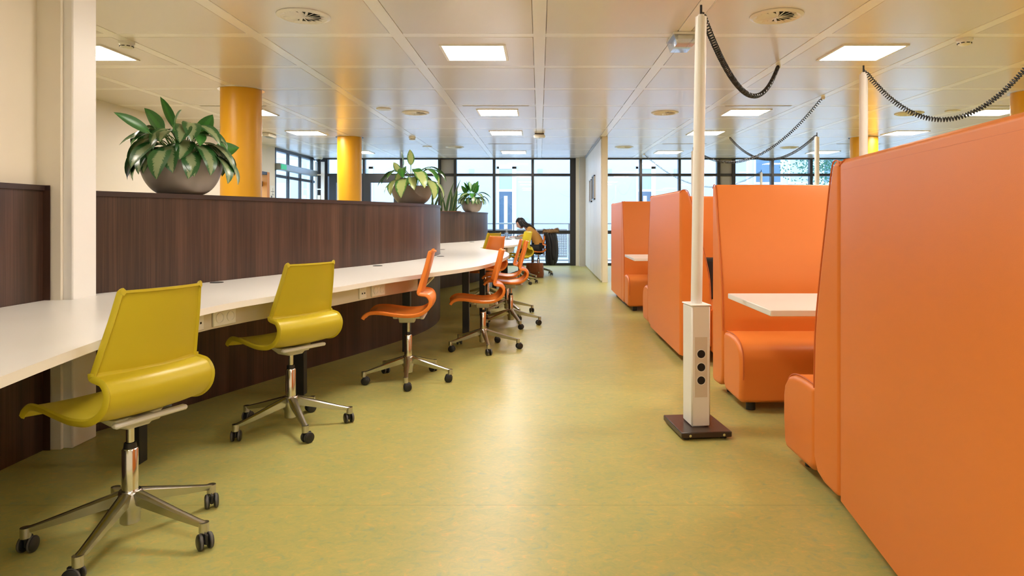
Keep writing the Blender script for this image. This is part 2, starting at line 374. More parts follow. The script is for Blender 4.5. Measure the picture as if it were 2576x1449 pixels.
# glazed sliding door wall on the left
g = sgroup('window_3', 'glass sliding door with blue-grey header in the left wall', 'window', (XL, 0, 0))
for y, wd in ((14.23, .07), (14.99, .07), (15.74, .07), (16.56, .10)):
    MB().box((-.05, y - wd / 2, 0), (.0, y + wd / 2, CEIL)).build('post', M_FRAME, g)
MB().box((-.12, YD, 2.57), (.01, YF, CEIL)).build('top_rail', M_FRAME, g)
MB().box((-.05, YD, 2.02), (-.01, YF, 2.08)).box((-.05, YD, 0), (-.01, YF, .08)).build('transom', M_FRAME, g)
MB().box((-.02, YD + .03, 2.17), (.10, YF - .12, 2.31), .01).build('door_header', mat('header_grey', (.30, .36, .42), .3, metal=.4), g)
MB().box((.10, YD + .06, 2.19), (.108, YD + .36, 2.29)).build('exit_sign_reflection', M_GREEN, g)  # reflection of a green exit sign, painted as a faintly glowing plate
for a, b in ((14.27, 14.95), (15.03, 15.70), (15.78, 16.50)):
    MB().box((-.035, a, .08), (-.027, b, 2.57)).build('pane', M_GLASS, g, smooth=False)

# partition wall (white panels) in the middle
pw = sgroup('wall_middle', 'white panelled partition wall running to the windows', 'wall', (1.12, 12.3, 0))
MB().box((.008, .0, 0), (.112, 4.45, CEIL), .002).build('core', M_CREAM, pw)
n = 5; L = 4.1 / n
for i in range(n): MB().box((-.012, .02 + i * L, .03), (.008, .02 + (i + 1) * L - .012, CEIL - .03), .003).build('panel', M_WHITE, pw)
MB().box((-.03, .0, CEIL - .045), (.0, 4.1, CEIL), .003).build('top_rail', mat('rail_grey', (.42, .43, .45), .4), pw)
for i, (y0, y1, z0, z1, lab) in enumerate(((14.35, 14.85, 1.50, 1.98, 'pale framed picture on white partition wall'), (13.55, 14.1, 1.53, 2.02, 'dark framed picture on white partition wall'))):
    t = thing('framed_picture', lab, 'picture', (1.108, (y0 + y1) / 2, z0), 0, None)
    hw = (y1 - y0) / 2; h = z1 - z0
    MB().box((-.03, -hw, 0), (0, -hw + .02, h)).box((-.03, hw - .02, 0), (0, hw, h)).box((-.03, -hw, 0), (0, hw, .02)).box((-.03, -hw, h - .02), (0, hw, h)).build('frame', M_ALU, t)
    MB().box((-.012, -hw + .02, .02), (-.002, hw - .02, h - .02)).build('print', M_PICT if i else M_PANELG, t)

# yellow columns
for i, (x, y, r, lab) in enumerate(((-3.43, 7.85, .222, 'yellow round column behind the largest potted plant'), (-3.45, 12.4, .217, 'yellow round column near the dark glazed doors'),
                                    (5.92, 12.45, .235, 'yellow round column behind the orange sofas, nearer the windows'), (5.80, 8.0, .235, 'yellow round column at far right behind the tall sofa back'))):
    t = thing('column', lab, 'column', (x, y, 0)); t['kind'] = 'structure'
    MB().cyl((0, 0, 0), (0, 0, CEIL), r, 48).build('shaft', M_COL, t)
    MB().lathe([(r + .002, CEIL - .006), (r + .03, CEIL - .006), (r + .03, CEIL + .001)], 48).build('ceiling_ring', M_CHROME, t)

# ------------------------------------------------------------------ ceiling fittings
lf = MB(); a = .285; b_ = .262
for sx, sy in ((1, 0), (-1, 0)): lf.box((min(sx * a, sx * b_), -a, -.008), (max(sx * a, sx * b_), a, .004))
for sy in (1, -1): lf.box((-b_, min(sy * a, sy * b_), -.008), (b_, max(sy * a, sy * b_), .004))
lfm = lf.mesh('lamp_frame', M_LAMPF); ldm = MB().box((-b_, -b_, -.004), (b_, b_, .003)).mesh('diffuser', M_LAMP)
for x in (-4.014, -.573, 2.867, 6.31):
    for y in (-1.89, .39, 3.81, 6.09, 9.51, 11.79, 15.21):
        t = thing('ceiling_light', 'square glowing ceiling light panel set in the metal ceiling', 'ceiling light', (x, y, CEIL), 0, 'square ceiling lights')
        link('frame', lfm, t); link('diffuser', ldm, t)
vm = MB().lathe([(.19, 0.0), (.19, -.006), (.165, -.016), (.15, -.010), (.12, -.005)], 40).mesh('vent_ring', M_WHITE)
vb = MB().lathe([(0, -.003), (.15, -.003), (.15, 0)], 32).mesh('vent_dark', M_HOLE)
fin = MB().box((.015, -.002, -.014), (.145, .030, -.011), M=Matrix.Rotation(R(28), 4, 'X')).mesh('fin', M_WHITE)
hubm = MB().lathe([(0, -.018), (.016, -.016), (.018, -.003)], 16).mesh('hub', M_WHITE)
for x, y in ((-1.72, 4.98), (1.73, 4.98), (-1.73, 9.53), (1.75, 9.53), (-1.75, 14.1), (1.75, 14.1), (5.2, 9.6), (5.2, 14.2)):
    t = thing('ceiling_vent', 'round white swirl air vent in the ceiling', 'air vent', (x, y, CEIL), 0, 'round swirl vents')
    link('ring', vm, t); link('throat', vb, t); link('hub', hubm, t)
    for k in range(16): link('fin', fin, t, Matrix.Rotation(2 * PI * k / 16, 4, 'Z'))
sd = MB().lathe([(.0, -.055), (.03, -.055), (.048, -.045), (.055, -.02), (.062, -.018), (.062, 0)], 28).mesh('smoke_body', M_WHITE)
ss = MB()
for k in range(8):
    M_ = Matrix.Rotation(2 * PI * k / 8, 4, 'Z'); ss.box((.046, -.012, -.042), (.0535, .012, -.036), M=M_)
ss = ss.mesh('smoke_slots', M_HOLE)
for x, y, lab in ((-3.46, 5.72, 'round white smoke detector on ceiling beside the white column'), (3.50, 5.62, 'round white smoke detector on ceiling near the tall sofa'), (-2.31, 12.4, 'round white smoke detector on ceiling above the far plants')):
    t = thing('smoke_detector', lab, 'smoke detector', (x, y, CEIL)); link('housing', sd, t); link('vent_slots', ss, t)
t = thing('ceiling_sensor', 'boxy cream sensor on the ceiling strip above the aisle', 'sensor', (0, 11.9, CEIL))
MB().box((-.10, -.10, -.075), (.10, .10, -.02), .02).build('housing', M_WHITE, t); MB().box((-.08, -.08, -.02), (.08, .08, 0)).build('mount', M_BASEP, t); MB().lathe([(0, -.082), (.012, -.08), (.014, -.074)], 12).build('lens', M_CHROME, t)
for x, y, lab in ((-2.1, 9.2, 'flat white round cover plate on ceiling near the yellow columns'), (5.68, 9.38, 'flat white round cover plate on ceiling above the sofas'), (-2.3, 14.0, 'flat white round cover plate on ceiling close to the window wall')):
    tag(MB().lathe([(0, -.012), (.09, -.012), (.10, -.004), (.10, 0)], 28, (x, y, CEIL)).build('cover_plate', M_WHITE), lab, 'cover plate')
sl = MB().box((-.43, -.006, -.003), (.43, .006, .001)).mesh('slot', M_HOLE); slf = MB().box((-.44, -.016, -.0015), (.44, .016, .001)).mesh('slot_flange', M_STRIP)
for x in (-4.014, -.573, 2.867, 6.31):
    for y in (8.95, 13.5):
        t = thing('slot_diffuser', 'thin dark air slot in a ceiling strip', 'air slot', (x, y, CEIL), 0, 'ceiling air slots'); link('slot', sl, t); link('flange', slf, t)
t = thing('emergency_light', 'clear plastic emergency light fixed under the ceiling by the power pole', 'emergency light', (1.16, 5.55, CEIL))
MB().box((-.10, -.16, -.02), (.10, .16, 0), .004).build('back_plate', M_WHITE, t)
MB().prism([(-.098, -.02), (.098, -.02), (.07, -.095), (-.07, -.095)], -.158, .158, 'y', bev=.012).build('clear_cover', M_CLEAR, t)
MB().box((-.06, -.13, -.05), (.06, .13, -.02), .004).build('lamp_tray', M_WHITE, t)
t = thing('emergency_light', 'small white emergency light on the ceiling beside the first yellow column', 'emergency light', (-4.72, 11.9, CEIL))
MB().box((-.07, -.17, -.06), (.07, .17, 0), .012).build('cover', M_WHITE, t); MB().box((-.05, -.15, -.07), (.05, .15, -.06), .004).build('lens', M_CLEAR, t)

# security camera, cable duct and wall bits at the left
t = thing('cable_duct', 'white vertical cable duct with clips beside the glass sliding door', 'cable duct', (-5.36, 16.60, 0))
MB().box((-.09, -.02, 0), (-.05, .03, CEIL - .10)).box((.05, -.02, 0), (.13, .03, CEIL - .10)).build('duct', M_WHITE, t)
for z in (1.5, 1.85, 2.2): MB().box((-.05, -.015, z), (.05, .01, z + .03)).build('clip', M_WHITE, t)
MB().box((-.03, -.04, 1.45), (.04, .0, 1.72), .005).build('switch_box', M_CREAM, t)
for z in (0, 1): MB().tube([(-.02 + z * .03, 0, 0), (-.02 + z * .03, 0, CEIL - .1)], .006, 6).build('cable', M_BLACKP, t)
t = thing('dome_camera', 'small white dome security camera on ceiling above the cable duct', 'camera', (-5.33, 16.45, CEIL))
MB().lathe([(0, -.05), (.09, -.05), (.11, -.02), (.11, 0)], 24).build('housing', M_WHITE, t); MB().lathe([(0, -.115), (.03, -.11), (.05, -.09), (.06, -.05)], 20).build('dome', M_BLACKP, t)
t = thing('wall_poster', 'white sheet with dark print by the glass sliding door', 'poster', (XL, 14.04, 1.28))
MB().box((0, -.12, 0), (.006, .12, .55)).build('sheet', M_PAPER, t)
MB().box((.006, -.07, .12), (.008, -.02, .34)).box((.006, .02, .05), (.008, .025, .5)).box((.006, -.08, .42), (.008, .1, .428)).box((.006, -.03, .36), (.008, .08, .368)).build('print', M_BLACKP, t)
t = thing('wall_poster', 'red poster low on the left wall behind the largest plant', 'poster', (XL, 11.05, 1.05))
MB().box((0, -.14, 0), (.006, .14, .42)).build('sheet', M_RED, t); MB().box((.006, -.1, .25), (.008, .1, .30)).build('print', M_PAPER, t)
o = MB().box((XL, 11.32, 0), (XL + .05, 11.40, 1.42), .005).build('post', M_CREAM); tag(o, 'slim beige post against left wall behind the largest plant', 'post')

# ------------------------------------------------------------------ wave desk and wooden partition
edgeX = interp([(0.3, -1.12), (1.0, -1.22), (1.745, -1.379), (2.33, -1.473), (2.85, -1.522), (3.22, -1.494), (3.53, -1.404), (4.04, -1.197), (4.545, -1.035), (5.11, -.795), (5.75, -.535), (6.3, -.425), (6.82, -.377), (7.59, -.34), (8.0, -.36), (8.35, -.42), (8.75, -.56), (9.2, -.75), (9.6, -.82), (10.0, -.62), (10.4, -.43), (10.9, -.31), (11.6, -.31), (12.6, -.33), (13.5, -.345), (14.3, -.42), (15.0, -.80), (15.35, -1.2)])
partX = interp([(3.0, -2.47), (3.6, -2.42), (4.1, -2.20), (4.467, -2.07), (5.21, -1.79), (5.56, -1.64), (6.1, -1.43), (6.67, -1.24), (7.1, -1.155), (7.6, -1.13), (8.13, -1.185), (8.6, -1.32), (9.2, -1.60), (9.8, -1.78), (10.4, -1.80), (11.2, -1.63), (11.8, -1.38), (12.4, -1.17), (13.0, -1.04), (13.4, -1.02), (14.0, -1.10), (14.6, -1.35), (15.2, -1.75)])
DZ, DT = 0.745, 0.030
def curve(f, y0, y1, n): return [Vector((f(y0 + (y1 - y0) * i / n), y0 + (y1 - y0) * i / n, 0)) for i in range(n + 1)]
def offset(pts, d):
    out = []
    for i, p in enumerate(pts):
        t = (pts[min(i + 1, len(pts) - 1)] - pts[max(i - 1, 0)]).normalized(); out.append(p + Vector((t.y, -t.x, 0)) * d)
    return out
def wallstrip(mb, front, back, z0, z1, mi=0, uvk=True):
    n = len(front); s = 0; S = [0]
    for i in range(1, n): s += (front[i] - front[i - 1]).length; S.append(s)
    vs = []; uv = []
    for i in range(n):
        for p, z in ((front[i], z0), (front[i], z1), (back[i], z1), (back[i], z0)):
            vs.append((p.x, p.y, z)); uv.append((S[i], z))
    fs = []
    for i in range(n - 1):
        for k in range(4): fs.append((i * 4 + k, (i + 1) * 4 + k, (i + 1) * 4 + (k + 1) % 4, i * 4 + (k + 1) % 4))
    fs += [(0, 1, 2, 3), tuple((n - 1) * 4 + k for k in (3, 2, 1, 0))]
    mb.add(vs, fs, mi, uv if uvk else None); return mb
for y0, y1, ht, lab in ((3.612, 9.95, 1.30, 'curved dark walnut partition carrying two potted plants'), (9.96, 15.2, 1.268, 'curved walnut partition by the windows carrying sword plant')):
    t = thing('wood_partition', lab, 'partition')
    c = curve(partX, y0, y1, 90)
    wallstrip(MB(), c, offset(c, -.36), 0, ht - .028).build('panel', M_WOOD, t)
    wallstrip(MB(), offset(c, .010), offset(c, -.37), ht - .028, ht, uvk=False).build('cap', M_CAP, t)
t = thing('wood_partition', 'short dark walnut panel under the cream wall, left of column', 'partition')
c = [Vector((-2.462, .2 + .1 * i, 0)) for i in range(33)] + [Vector((-2.462, 3.385, 0))]
wallstrip(MB(), c, offset(c, -.036), 0, 1.29).build('panel', M_WOOD, t)
c2_ = offset(c, .012); wallstrip(MB(), c2_, offset(c, -.036), 1.29, 1.315, uvk=False).build('cap', M_CAP, t)

desk = thing('wave_desk', 'long white wave-shaped desk winding along the walnut partitions', 'desk')
def backX(y):
    if y < 3.40: return -2.455
    if y < 3.61: return -2.333
    return partX(y) + .004
def worktop(y0, y1):
    ys = sorted(set([y0 + (y1 - y0) * i / 70 for i in range(71)] + [v for v in (3.3999, 3.401, 3.6099, 3.611) if y0 < v < y1]))
    mb = MB(); vs = []
    for y in ys:
        for x, z in ((edgeX(y), DZ - DT), (edgeX(y), DZ), (backX(y), DZ), (backX(y), DZ - DT)): vs.append((x, y, z))
    n = len(ys); fs = []; mi = []
    for i in range(n - 1):
        for k in range(4): fs.append((i * 4 + k, (i + 1) * 4 + k, (i + 1) * 4 + (k + 1) % 4, i * 4 + (k + 1) % 4))
    fs += [(0, 1, 2, 3), tuple((n - 1) * 4 + k for k in (3, 2, 1, 0))]
    mb.add(vs, fs); return mb.build('worktop', M_TABLE, desk, angle=30)
for a, b in ((.3, 2.9994), (3.0, 5.3494), (5.35, 9.5994), (9.6, 15.3)): worktop(a, b)
# cable tray with sockets
def tray(y0, y1, n):
    c = offset(curve(edgeX, y0, y1, n), -.13); f = c; b = offset(c, -.05); o_ = wallstrip(MB(), f, b, DZ - DT - .105, DZ - DT - .001, uvk=False).build('cable_tray', M_SOCK, desk)
    return c, o_
TR = [None, tray(2.86, 3.98, 5), tray(3.99, 5.1, 4), tray(10.6, 13.6, 8)]
def outlet(tr, s, kind):
    c, o_ = tr; L_ = [(c[i + 1] - c[i]).length for i in range(len(c) - 1)]; d = s
    for i, l in enumerate(L_):
        if d <= l: break
        d -= l
    p = c[i].lerp(c[i + 1], d / l); tt = (c[i + 1] - c[i]).normalized(); nn = Vector((tt.y, -tt.x, 0))
    M_ = Matrix.Translation(p + Vector((0, 0, DZ - DT - .055))) @ Matrix(((tt.x, nn.x, 0, 0), (tt.y, nn.y, 0, 0), (0, 0, 1, 0), (0, 0, 0, 1)))
    mb = MB().box((-.075, .0, -.04), (.075, .012, .04), .003) if kind else MB().box((-.04, 0, -.04), (.04, .012, .04), .003)
    if kind:
        for sx in (-.036, .036):
            mb.lathe([(.026, .012), (.026, .016), (.023, .016), (.021, .006), (0, .006)], 20, mi=0, M=Matrix.Translation((sx, 0, 0)) @ Matrix.Rotation(R(-90), 4, 'X'))
            for q in (-.009, .009): mb.lathe([(0, .0075), (.004, .0075), (.004, .005)], 8, mi=1, M=Matrix.Translation((sx + q, 0, 0)) @ Matrix.Rotation(R(-90), 4, 'X'))
    else:
        for sx in (-.014, .014): mb.box((sx - .01, .012, -.012), (sx + .01, .0135, .01), mi=1 if False else 0).box((sx - .006, .0135, -.010), (sx + .006, .0142, .0), mi=1)
    me = mb.mesh('socket', [M_WHITE, M_HOLE]); s_ = link('double_socket' if kind else 'data_outlet', me, o_); s_.matrix_local = M_
outlet(TR[1], .36, 0); outlet(TR[1], .55, 1); outlet(TR[2], .52, 0); outlet(TR[2], .70, 1)
for x, y in ((-1.90, 3.22), (-1.565, 4.47), (-1.15, 5.92), (-.74, 6.88), (-.68, 8.14), (-1.05, 9.6), (-.72, 10.9), (-.62, 12.6), (-.75, 13.9), (-1.75, 1.6)):
    MB().box((x - .033, y - .033, .0), (x + .033, y + .033, DZ - DT), .003).build('leg', M_BLACK, desk)
for u, v in ((545, 711), (950, 669), (1108, 645), (1112, 628), (1187, 609)):
    x, y = px(u, v, DZ); MB().lathe([(0, DZ + .0012), (.032, DZ + .0012), (.033, DZ + .003), (.040, DZ + .003), (.041, DZ + .0002)], 24, (x, y, 0)).build('grommet', M_BLACKP, desk)
MB().tube([(-.80, 5.16, DZ - DT - .004), (-.88, 5.13, .625)], .01, 8).build('brace', M_ALU, desk)

# ------------------------------------------------------------------ swivel chairs
seat_prof = crom([(.287, .446), (.268, .470), (.230, .487), (.165, .487), (.09, .476), (.0, .465), (-.08, .468), (-.135, .490), (-.179, .533), (-.191, .577), (-.172, .610), (-.140, .619), (-.118, .624), (-.114, .641)], 4)
back_prof = crom([(-.1135, .634), (-.121, .660), (-.135, .71), (-.164, .81), (-.184, .894), (-.190, .906), (-.200, .908)], 5)
seat_prof = [Vector((p[0], p[1])) for p in seat_prof]; back_prof = [Vector((p[0], p[1])) for p in back_prof]
def shell(prof, wfun, cfun, dfun, c=0.0045, rim=0.013, rw=0.014):
    vs = []; n = len(prof); loopn = None; S = 0; Ls = [0]
    for i in range(1, n): S += (prof[i] - prof[i - 1]).length; Ls.append(S)
    for i, p in enumerate(prof):
        t = (prof[min(i + 1, n - 1)] - prof[max(i - 1, 0)]).normalized(); nn = Vector((t.y, -t.x))   # front/top side
        if nn.y < 0 and i < 6: nn = -nn
        W = wfun(Ls[i] / S); k = cfun(Ls[i] / S); dd = dfun(Ls[i] / S)
        cols = [-1, -1 + 2 * rw / W * .5, -1 + 2 * rw / W, -.55, -.2, .2, .55, 1 - 2 * rw / W, 1 - 2 * rw / W * .5, 1]
        top = []; bot = []
        for j, q in enumerate(cols):
            r = rim if (j in (0, 1, 8, 9)) else c
            if j in (0, 9): r *= .55
            dn = k * q * q
            top.append((q * W / 2, p + dd * dn + nn * r)); bot.append((q * W / 2, p + dd * dn - nn * r))
        loop = top + bot[::-1]; loopn = len(loop)
        for wv, pp in loop: vs.append((wv, pp.x, pp.y))       # local x = width, y = forward, z up
    fs = [(i * loopn + k, i * loopn + (k + 1) % loopn, (i + 1) * loopn + (k + 1) % loopn, (i + 1) * loopn + k) for i in range(n - 1) for k in range(loopn)]
    h = loopn // 2
    for base in (0, (n - 1) * loopn):
        for k in range(h - 1): fs.append((base + k, base + k + 1, base + loopn - 2 - k, base + loopn - 1 - k))
    return MB().add(vs, fs)
def nrm_fix(): pass
sw = lambda s: .40 + .035 * math.sin(min(1, s / .55) * PI / 2) - (.02 * max(0, s - .55) / .45)
seat_mb = lambda: shell(seat_prof, sw, lambda s: .010 + .016 * max(0, (s - .45)) / .55, lambda s: Vector((min(1, max(0, (s - .45) / .3)), 1 - min(1, max(0, (s - .45) / .3)))).normalized())
bk = lambda: shell(back_prof, lambda s: .400 - .085 * s, lambda s: .026, lambda s: Vector((1, 0)))
CH = {}
for key, m in (('yellow', M_YEL), ('orange', M_ORA)):
    CH[key] = (seat_mb().mesh('seat_' + key, m, 50), bk().mesh('backrest_' + key, m, 50))
mech = MB().box((-.045, -.11, .432), (.045, .10, .452), .008).prism([(-.10, .452), (.10, .452), (.04, .405), (-.04, .405)], -.05, .06, 'y', bev=.008).mesh('mechanism', M_MECH)
for sx in (-1, 1): pass
mech2 = MB().box((-.15, .06, .448), (.15, .09, .466), .006).mesh('bracket', M_MECH)
mech3 = MB().box((-.14, -.125, .442), (.14, -.095, .460), .006).mesh('bracket', M_MECH)
lever = MB().tube([(.05, .02, .435), (.16, .03, .43), (.19, .03, .425)], .005, 8).mesh('lever', M_BLACKP)
piston = MB().cyl((0, 0, .30), (0, 0, .415), .0135, 20).mesh('piston', M_CHROME)
gasc = MB().lathe([(0, .325), (.024, .325), (.027, .320), (.027, .170), (0, .170)], 28).mesh('gas_column', M_CHROME)
cola = MB().lathe([(.0165, .345), (.020, .344), (.022, .325), (0.0, .325)], 24).mesh('collar', M_BLACKP)
hub = MB().lathe([(0, .175), (.035, .175), (.042, .165), (.040, .105), (.033, .095), (.033, .06), (.028, .055), (0, .055)], 28).mesh('hub', M_ALU)
arm_mb = MB(); pts = [(.03, .150, .030, .048), (.10, .132, .026, .042), (.20, .106, .021, .032), (.285, .086, .018, .022), (.315, .080, .019, .020)]
vs = []; 
for r, z, w_, h in pts: vs += [(r, -w_ * .75, z + h * .35), (r, -w_ * .3, z + h * .5), (r, w_ * .3, z + h * .5), (r, w_ * .75, z + h * .35), (r, w_ * .45, z - h * .5), (r, -w_ * .45, z - h * .5)]
fs = [(i * 6 + k, i * 6 + (k + 1) % 6, (i + 1) * 6 + (k + 1) % 6, (i + 1) * 6 + k) for i in range(4) for k in range(6)] + [(0, 1, 2, 3, 4, 5), tuple(24 + k for k in (5, 4, 3, 2, 1, 0))]
arm_mb.add(vs, fs).cyl((.312, 0, .055), (.312, 0, .090), .017, 16); arm_me = arm_mb.mesh('base_arm', M_ALU, 50)
cas = MB()
RY = Matrix.Rotation(R(90), 4, 'X')
for s in (-1, 1):
    cas.lathe([(0, -.009), (.020, -.009), (.0265, -.006), (.0275, 0), (.0265, .006), (.020, .009), (0, .009)], 24, (0, s * .0165, .0275), 0, RY)
    cas.lathe([(.0278, -.0035), (.0282, 0), (.0278, .0035)], 24, (0, s * .0165, .0275), 1, RY)
cas.box((-.02, -.006, .02), (.016, .006, .056), .003).cyl((.012, 0, .048), (.012, 0, .062), .009, 12)
cas_me = cas.mesh('caster', [M_BLACKP, M_RUBBER])
def chair(color, x, y, face, base_rot, label, dz=0.0, group='swivel chairs at the wave desk', zrot=(0, 0)):
    """face: direction the sitter looks, degrees from +X"""
    t = thing('swivel_chair', label, 'chair', (x, y, 0), 0, group)
    A = Matrix.Rotation(R(face - 90), 4, 'Z'); up = Matrix.Translation((0, 0, dz)) @ A
    link('seat', CH[color][0], t, up); link('backrest', CH[color][1], t, up)
    mo = link('mechanism', mech, t, up); link('bracket', mech2, mo); link('bracket', mech3, mo); link('lever', lever, mo)
    link('piston', piston, t, Matrix.Translation((0, 0, dz))); link('gas_column', gasc, t); link('collar', cola, t); link('hub', hub, t)
    rnd = random.Random(int(x * 1000 + y * 77))
    for k in range(5):
        ar = link('base_arm', arm_me, t, Matrix.Rotation(R(base_rot + 72 * k), 4, 'Z'))
        link('caster', cas_me, ar, Matrix.Translation((.312, 0, 0)) @ Matrix.Rotation(rnd.uniform(0, 2 * PI), 4, 'Z') @ Matrix.Translation((-.012, 0, 0)))
    return t
chair('yellow', -1.475, 2.46, 157, -86, 'mustard yellow swivel chair at the desk beside the white column', .0)
chair('yellow', -1.37, 3.76, 148, -57, 'mustard yellow swivel chair between another yellow chair and an orange one', .0)
chair('orange', -.935, 4.86, 185, -82, 'orange swivel chair next to the yellow chairs, first orange of the row', .01)
chair('orange', -.50, 6.05, 187, -77, 'orange swivel chair at the start of the desk bulge, second orange of the row', -.04)
chair('orange', -.31, 7.38, 184, -70, 'orange swivel chair at the bulge tip, third orange of the row', -.005)
chair('orange', -.395, 8.30, 181, -60, 'orange swivel chair just past the bulge tip, fourth orange of the row', -.02)
chair('orange', -.69, 9.05, 222, 10, 'orange swivel chair in the hollow of the desk, back overlapping a yellow one', .0)
chair('yellow', -.787, 9.87, 148, 30, 'yellow swivel chair in the hollow of the desk behind an orange back', .03)
chair('yellow', -.35, 12.1, 205, -55, 'yellow swivel chair beside the brown leather bag', .0)
chair('yellow', -.36, 12.9, 200, -20, 'yellow swivel chair beside the person, half behind another yellow chair', .0)
chair('orange', -.02, 14.0, 180, -30, 'orange swivel chair with seated person and black coat on its back', .0)

# ------------------------------------------------------------------ high-back sofas and tables
def sofa(x, y, rz, L, label, group='orange high-back sofas'):
    t = thing('high_back_sofa', label, 'sofa', (x, y, 0), R(rz), group)
    bp = [(.0, .07), (.0, 1.355), (.018, 1.375), (.045, 1.378), (.068, 1.362), (.095, 1.28), (.135, 1.12), (.180, .95), (.215, .80), (.240, .66), (.252, .43), (.252, .14), (.215, .08), (.15, .06), (.04, .055)]
    b = MB().prism(bp, 0, L, 'x', bev=.022, seg=4).build('backrest', M_SOFA, t, angle=50, wn=True)
    sp = [(.254, .10), (.254, .415), (.28, .432), (.40, .437), (.50, .430), (.57, .408), (.615, .365), (.632, .31), (.632, .20), (.618, .085), (.59, .06), (.30, .06)]
    s = MB().prism(sp, .005, L - .005, 'x', bev=.03, seg=4).build('seat', M_SOFA, t, angle=50, wn=True)
    for xx in (.004, L - .004):
        MB().tube(crom([(xx, a, c) for a, c in bp[1:11]], 3), .0035, 6).build('piping', M_SEAM, b)
        d = .012 if xx < 1 * L / 2 else -.012
        MB().tube(crom([(xx + d * 1.6, a, c + .001) for a, c in sp[2:9]], 3), .0035, 6).build('piping', M_SEAM, s)
    MB().tube([(.03, .002, 1.335), (L - .03, .002, 1.335)], .0022, 6).build('seam', M_SEAM, b)
    for xx in (.10, L - .10):
        for yy in (.10, .52): MB().cyl((xx, yy, 0), (xx, yy, .075), .028, 14).build('foot', M_BLACKP, t)
    return t
sofa(1.155, 2.63, -97.2, 1.5, 'tall orange sofa turning its broad back to the aisle, opposite the yellow chairs')
sofa(1.165, 2.655, 0, 1.55, 'orange high-back sofa backing on the broad-backed one, seat end at larger table')
sofa(2.75, 4.64, 180, 1.575, 'orange high-back sofa with broad front facing the larger white table, behind power pole')
sofa(1.11, 6.86, -90, 1.46, 'orange high-back sofa with back to the aisle between the two white tables')
sofa(1.13, 6.885, 0, 1.5, 'orange high-back sofa just before the smaller far white table, seat end showing')
sofa(2.60, 9.06, 180, 1.51, 'orange high-back sofa facing the far white table, close to partition wall')
sofa(1.092, 10.40, -90, 1.33, 'orange high-back sofa with back to the aisle, closest to white partition wall')
def table(x, y0, y1, L, label):
    t = thing('booth_table', label, 'table', (x, (y0 + y1) / 2, 0), 0, 'white booth tables'); h = (y1 - y0) / 2
    MB().box((0, -h, .680), (L, h, .710), .003).build('table_top', M_TABLE, t)
    MB().cyl((L * .62, 0, .02), (L * .62, 0, .68), .04, 24).build('pedestal', M_ALU, t)
    MB().box((L * .62 - .2, -.2, 0), (L * .62 + .2, .2, .02), .006).build('foot_plate', M_ALU, t)
table(1.11, 3.28, 4.02, 1.35, 'white table between the nearer pair of orange sofas')
table(1.05, 7.56, 8.40, 1.35, 'white table between the farther pair of orange sofas')
t = thing('backpack', 'black bag standing on an orange sofa seat behind the power pole', 'bag', (1.56, 6.15, .437))
MB().prism([(-.13, 0), (.13, 0), (.15, .14), (.11, .36), (-.09, .36), (-.15, .16)], -.11, .11, 'y', bev=.03).build('body', M_COAT, t)
MB().tube(crom([(-.15, -.06, .10), (-.165, -.06, .2), (-.10, -.06, .335)], 4), .010, 8).build('strap', M_BLACKP, t)

# ------------------------------------------------------------------ power poles and coiled cords
TOPZ = 2.245
def power_pole(x, y, rz, label, lean=0.0):
    t = thing('power_pole', label, 'power pole', (x, y, 0), R(rz), 'white power poles')
    MB().box((-.135, -.165, .012), (.135, .165, .042), .004).build('base_plate', M_BASEP, t)
    for sx in (-.10, .10):
        for sy in (-.13, .13): MB().cyl((sx, sy, 0), (sx, sy, .012), .018, 12).build('foot', M_BLACKP, t)
    for sx in (-.09, .09): MB().cyl((sx, -.172, .027), (sx, -.163, .027), .007, 10).build('screw', M_CHROME, t)
    b = MB().box((-.052, -.075, .042), (.052, .075, .686), .008).build('socket_box', M_WHITE, t)
    MB().box((-.056, -.079, .684), (.056, .079, .692), .003).build('box_lid', M_WHITE, b)
    MB().box((-.034, -.0765, .20), (.034, -.0745, .52)).build('face_plate', M_SOCK, b)
    for z in (.43, .36, .29):
        q = MB().lathe([(.0255, 0), (.0255, .003), (.0225, .003), (.0215, -.006), (0, -.006)], 24, M=Matrix.Rotation(R(90), 4, 'X')).lathe([(0, .0018), (.021, .0018), (.021, -.004)], 24, mi=1, M=Matrix.Rotation(R(90), 4, 'X')).build('socket', [M_WHITE, M_HOLE], b); q.location = (0, -.0765, z)
    p = MB().cyl((0, .0, .69), (lean, 0, TOPZ), .0305, 32).build('pole', M_WHITE, t)
    MB().cyl((lean, 0, TOPZ), (lean, 0, TOPZ + .012), .0175, 20).build('top_cap', M_WHITE, p)
    return t
power_pole(.852, 3.705, 6, 'white power pole with black base plate and three black sockets in the aisle', .026)
power_pole(2.455, 5.17, 0, 'white power pole behind the tall broad-backed sofa, thick cord at right')
power_pole(2.50, 11.1, 0, 'white power pole whose top just shows beside the aisle pole')
power_pole(3.74, 9.20, 0, 'white power pole in front of the tree windows')
power_pole(5.28, 16.25, 0, 'small far white power pole close to the window wall')
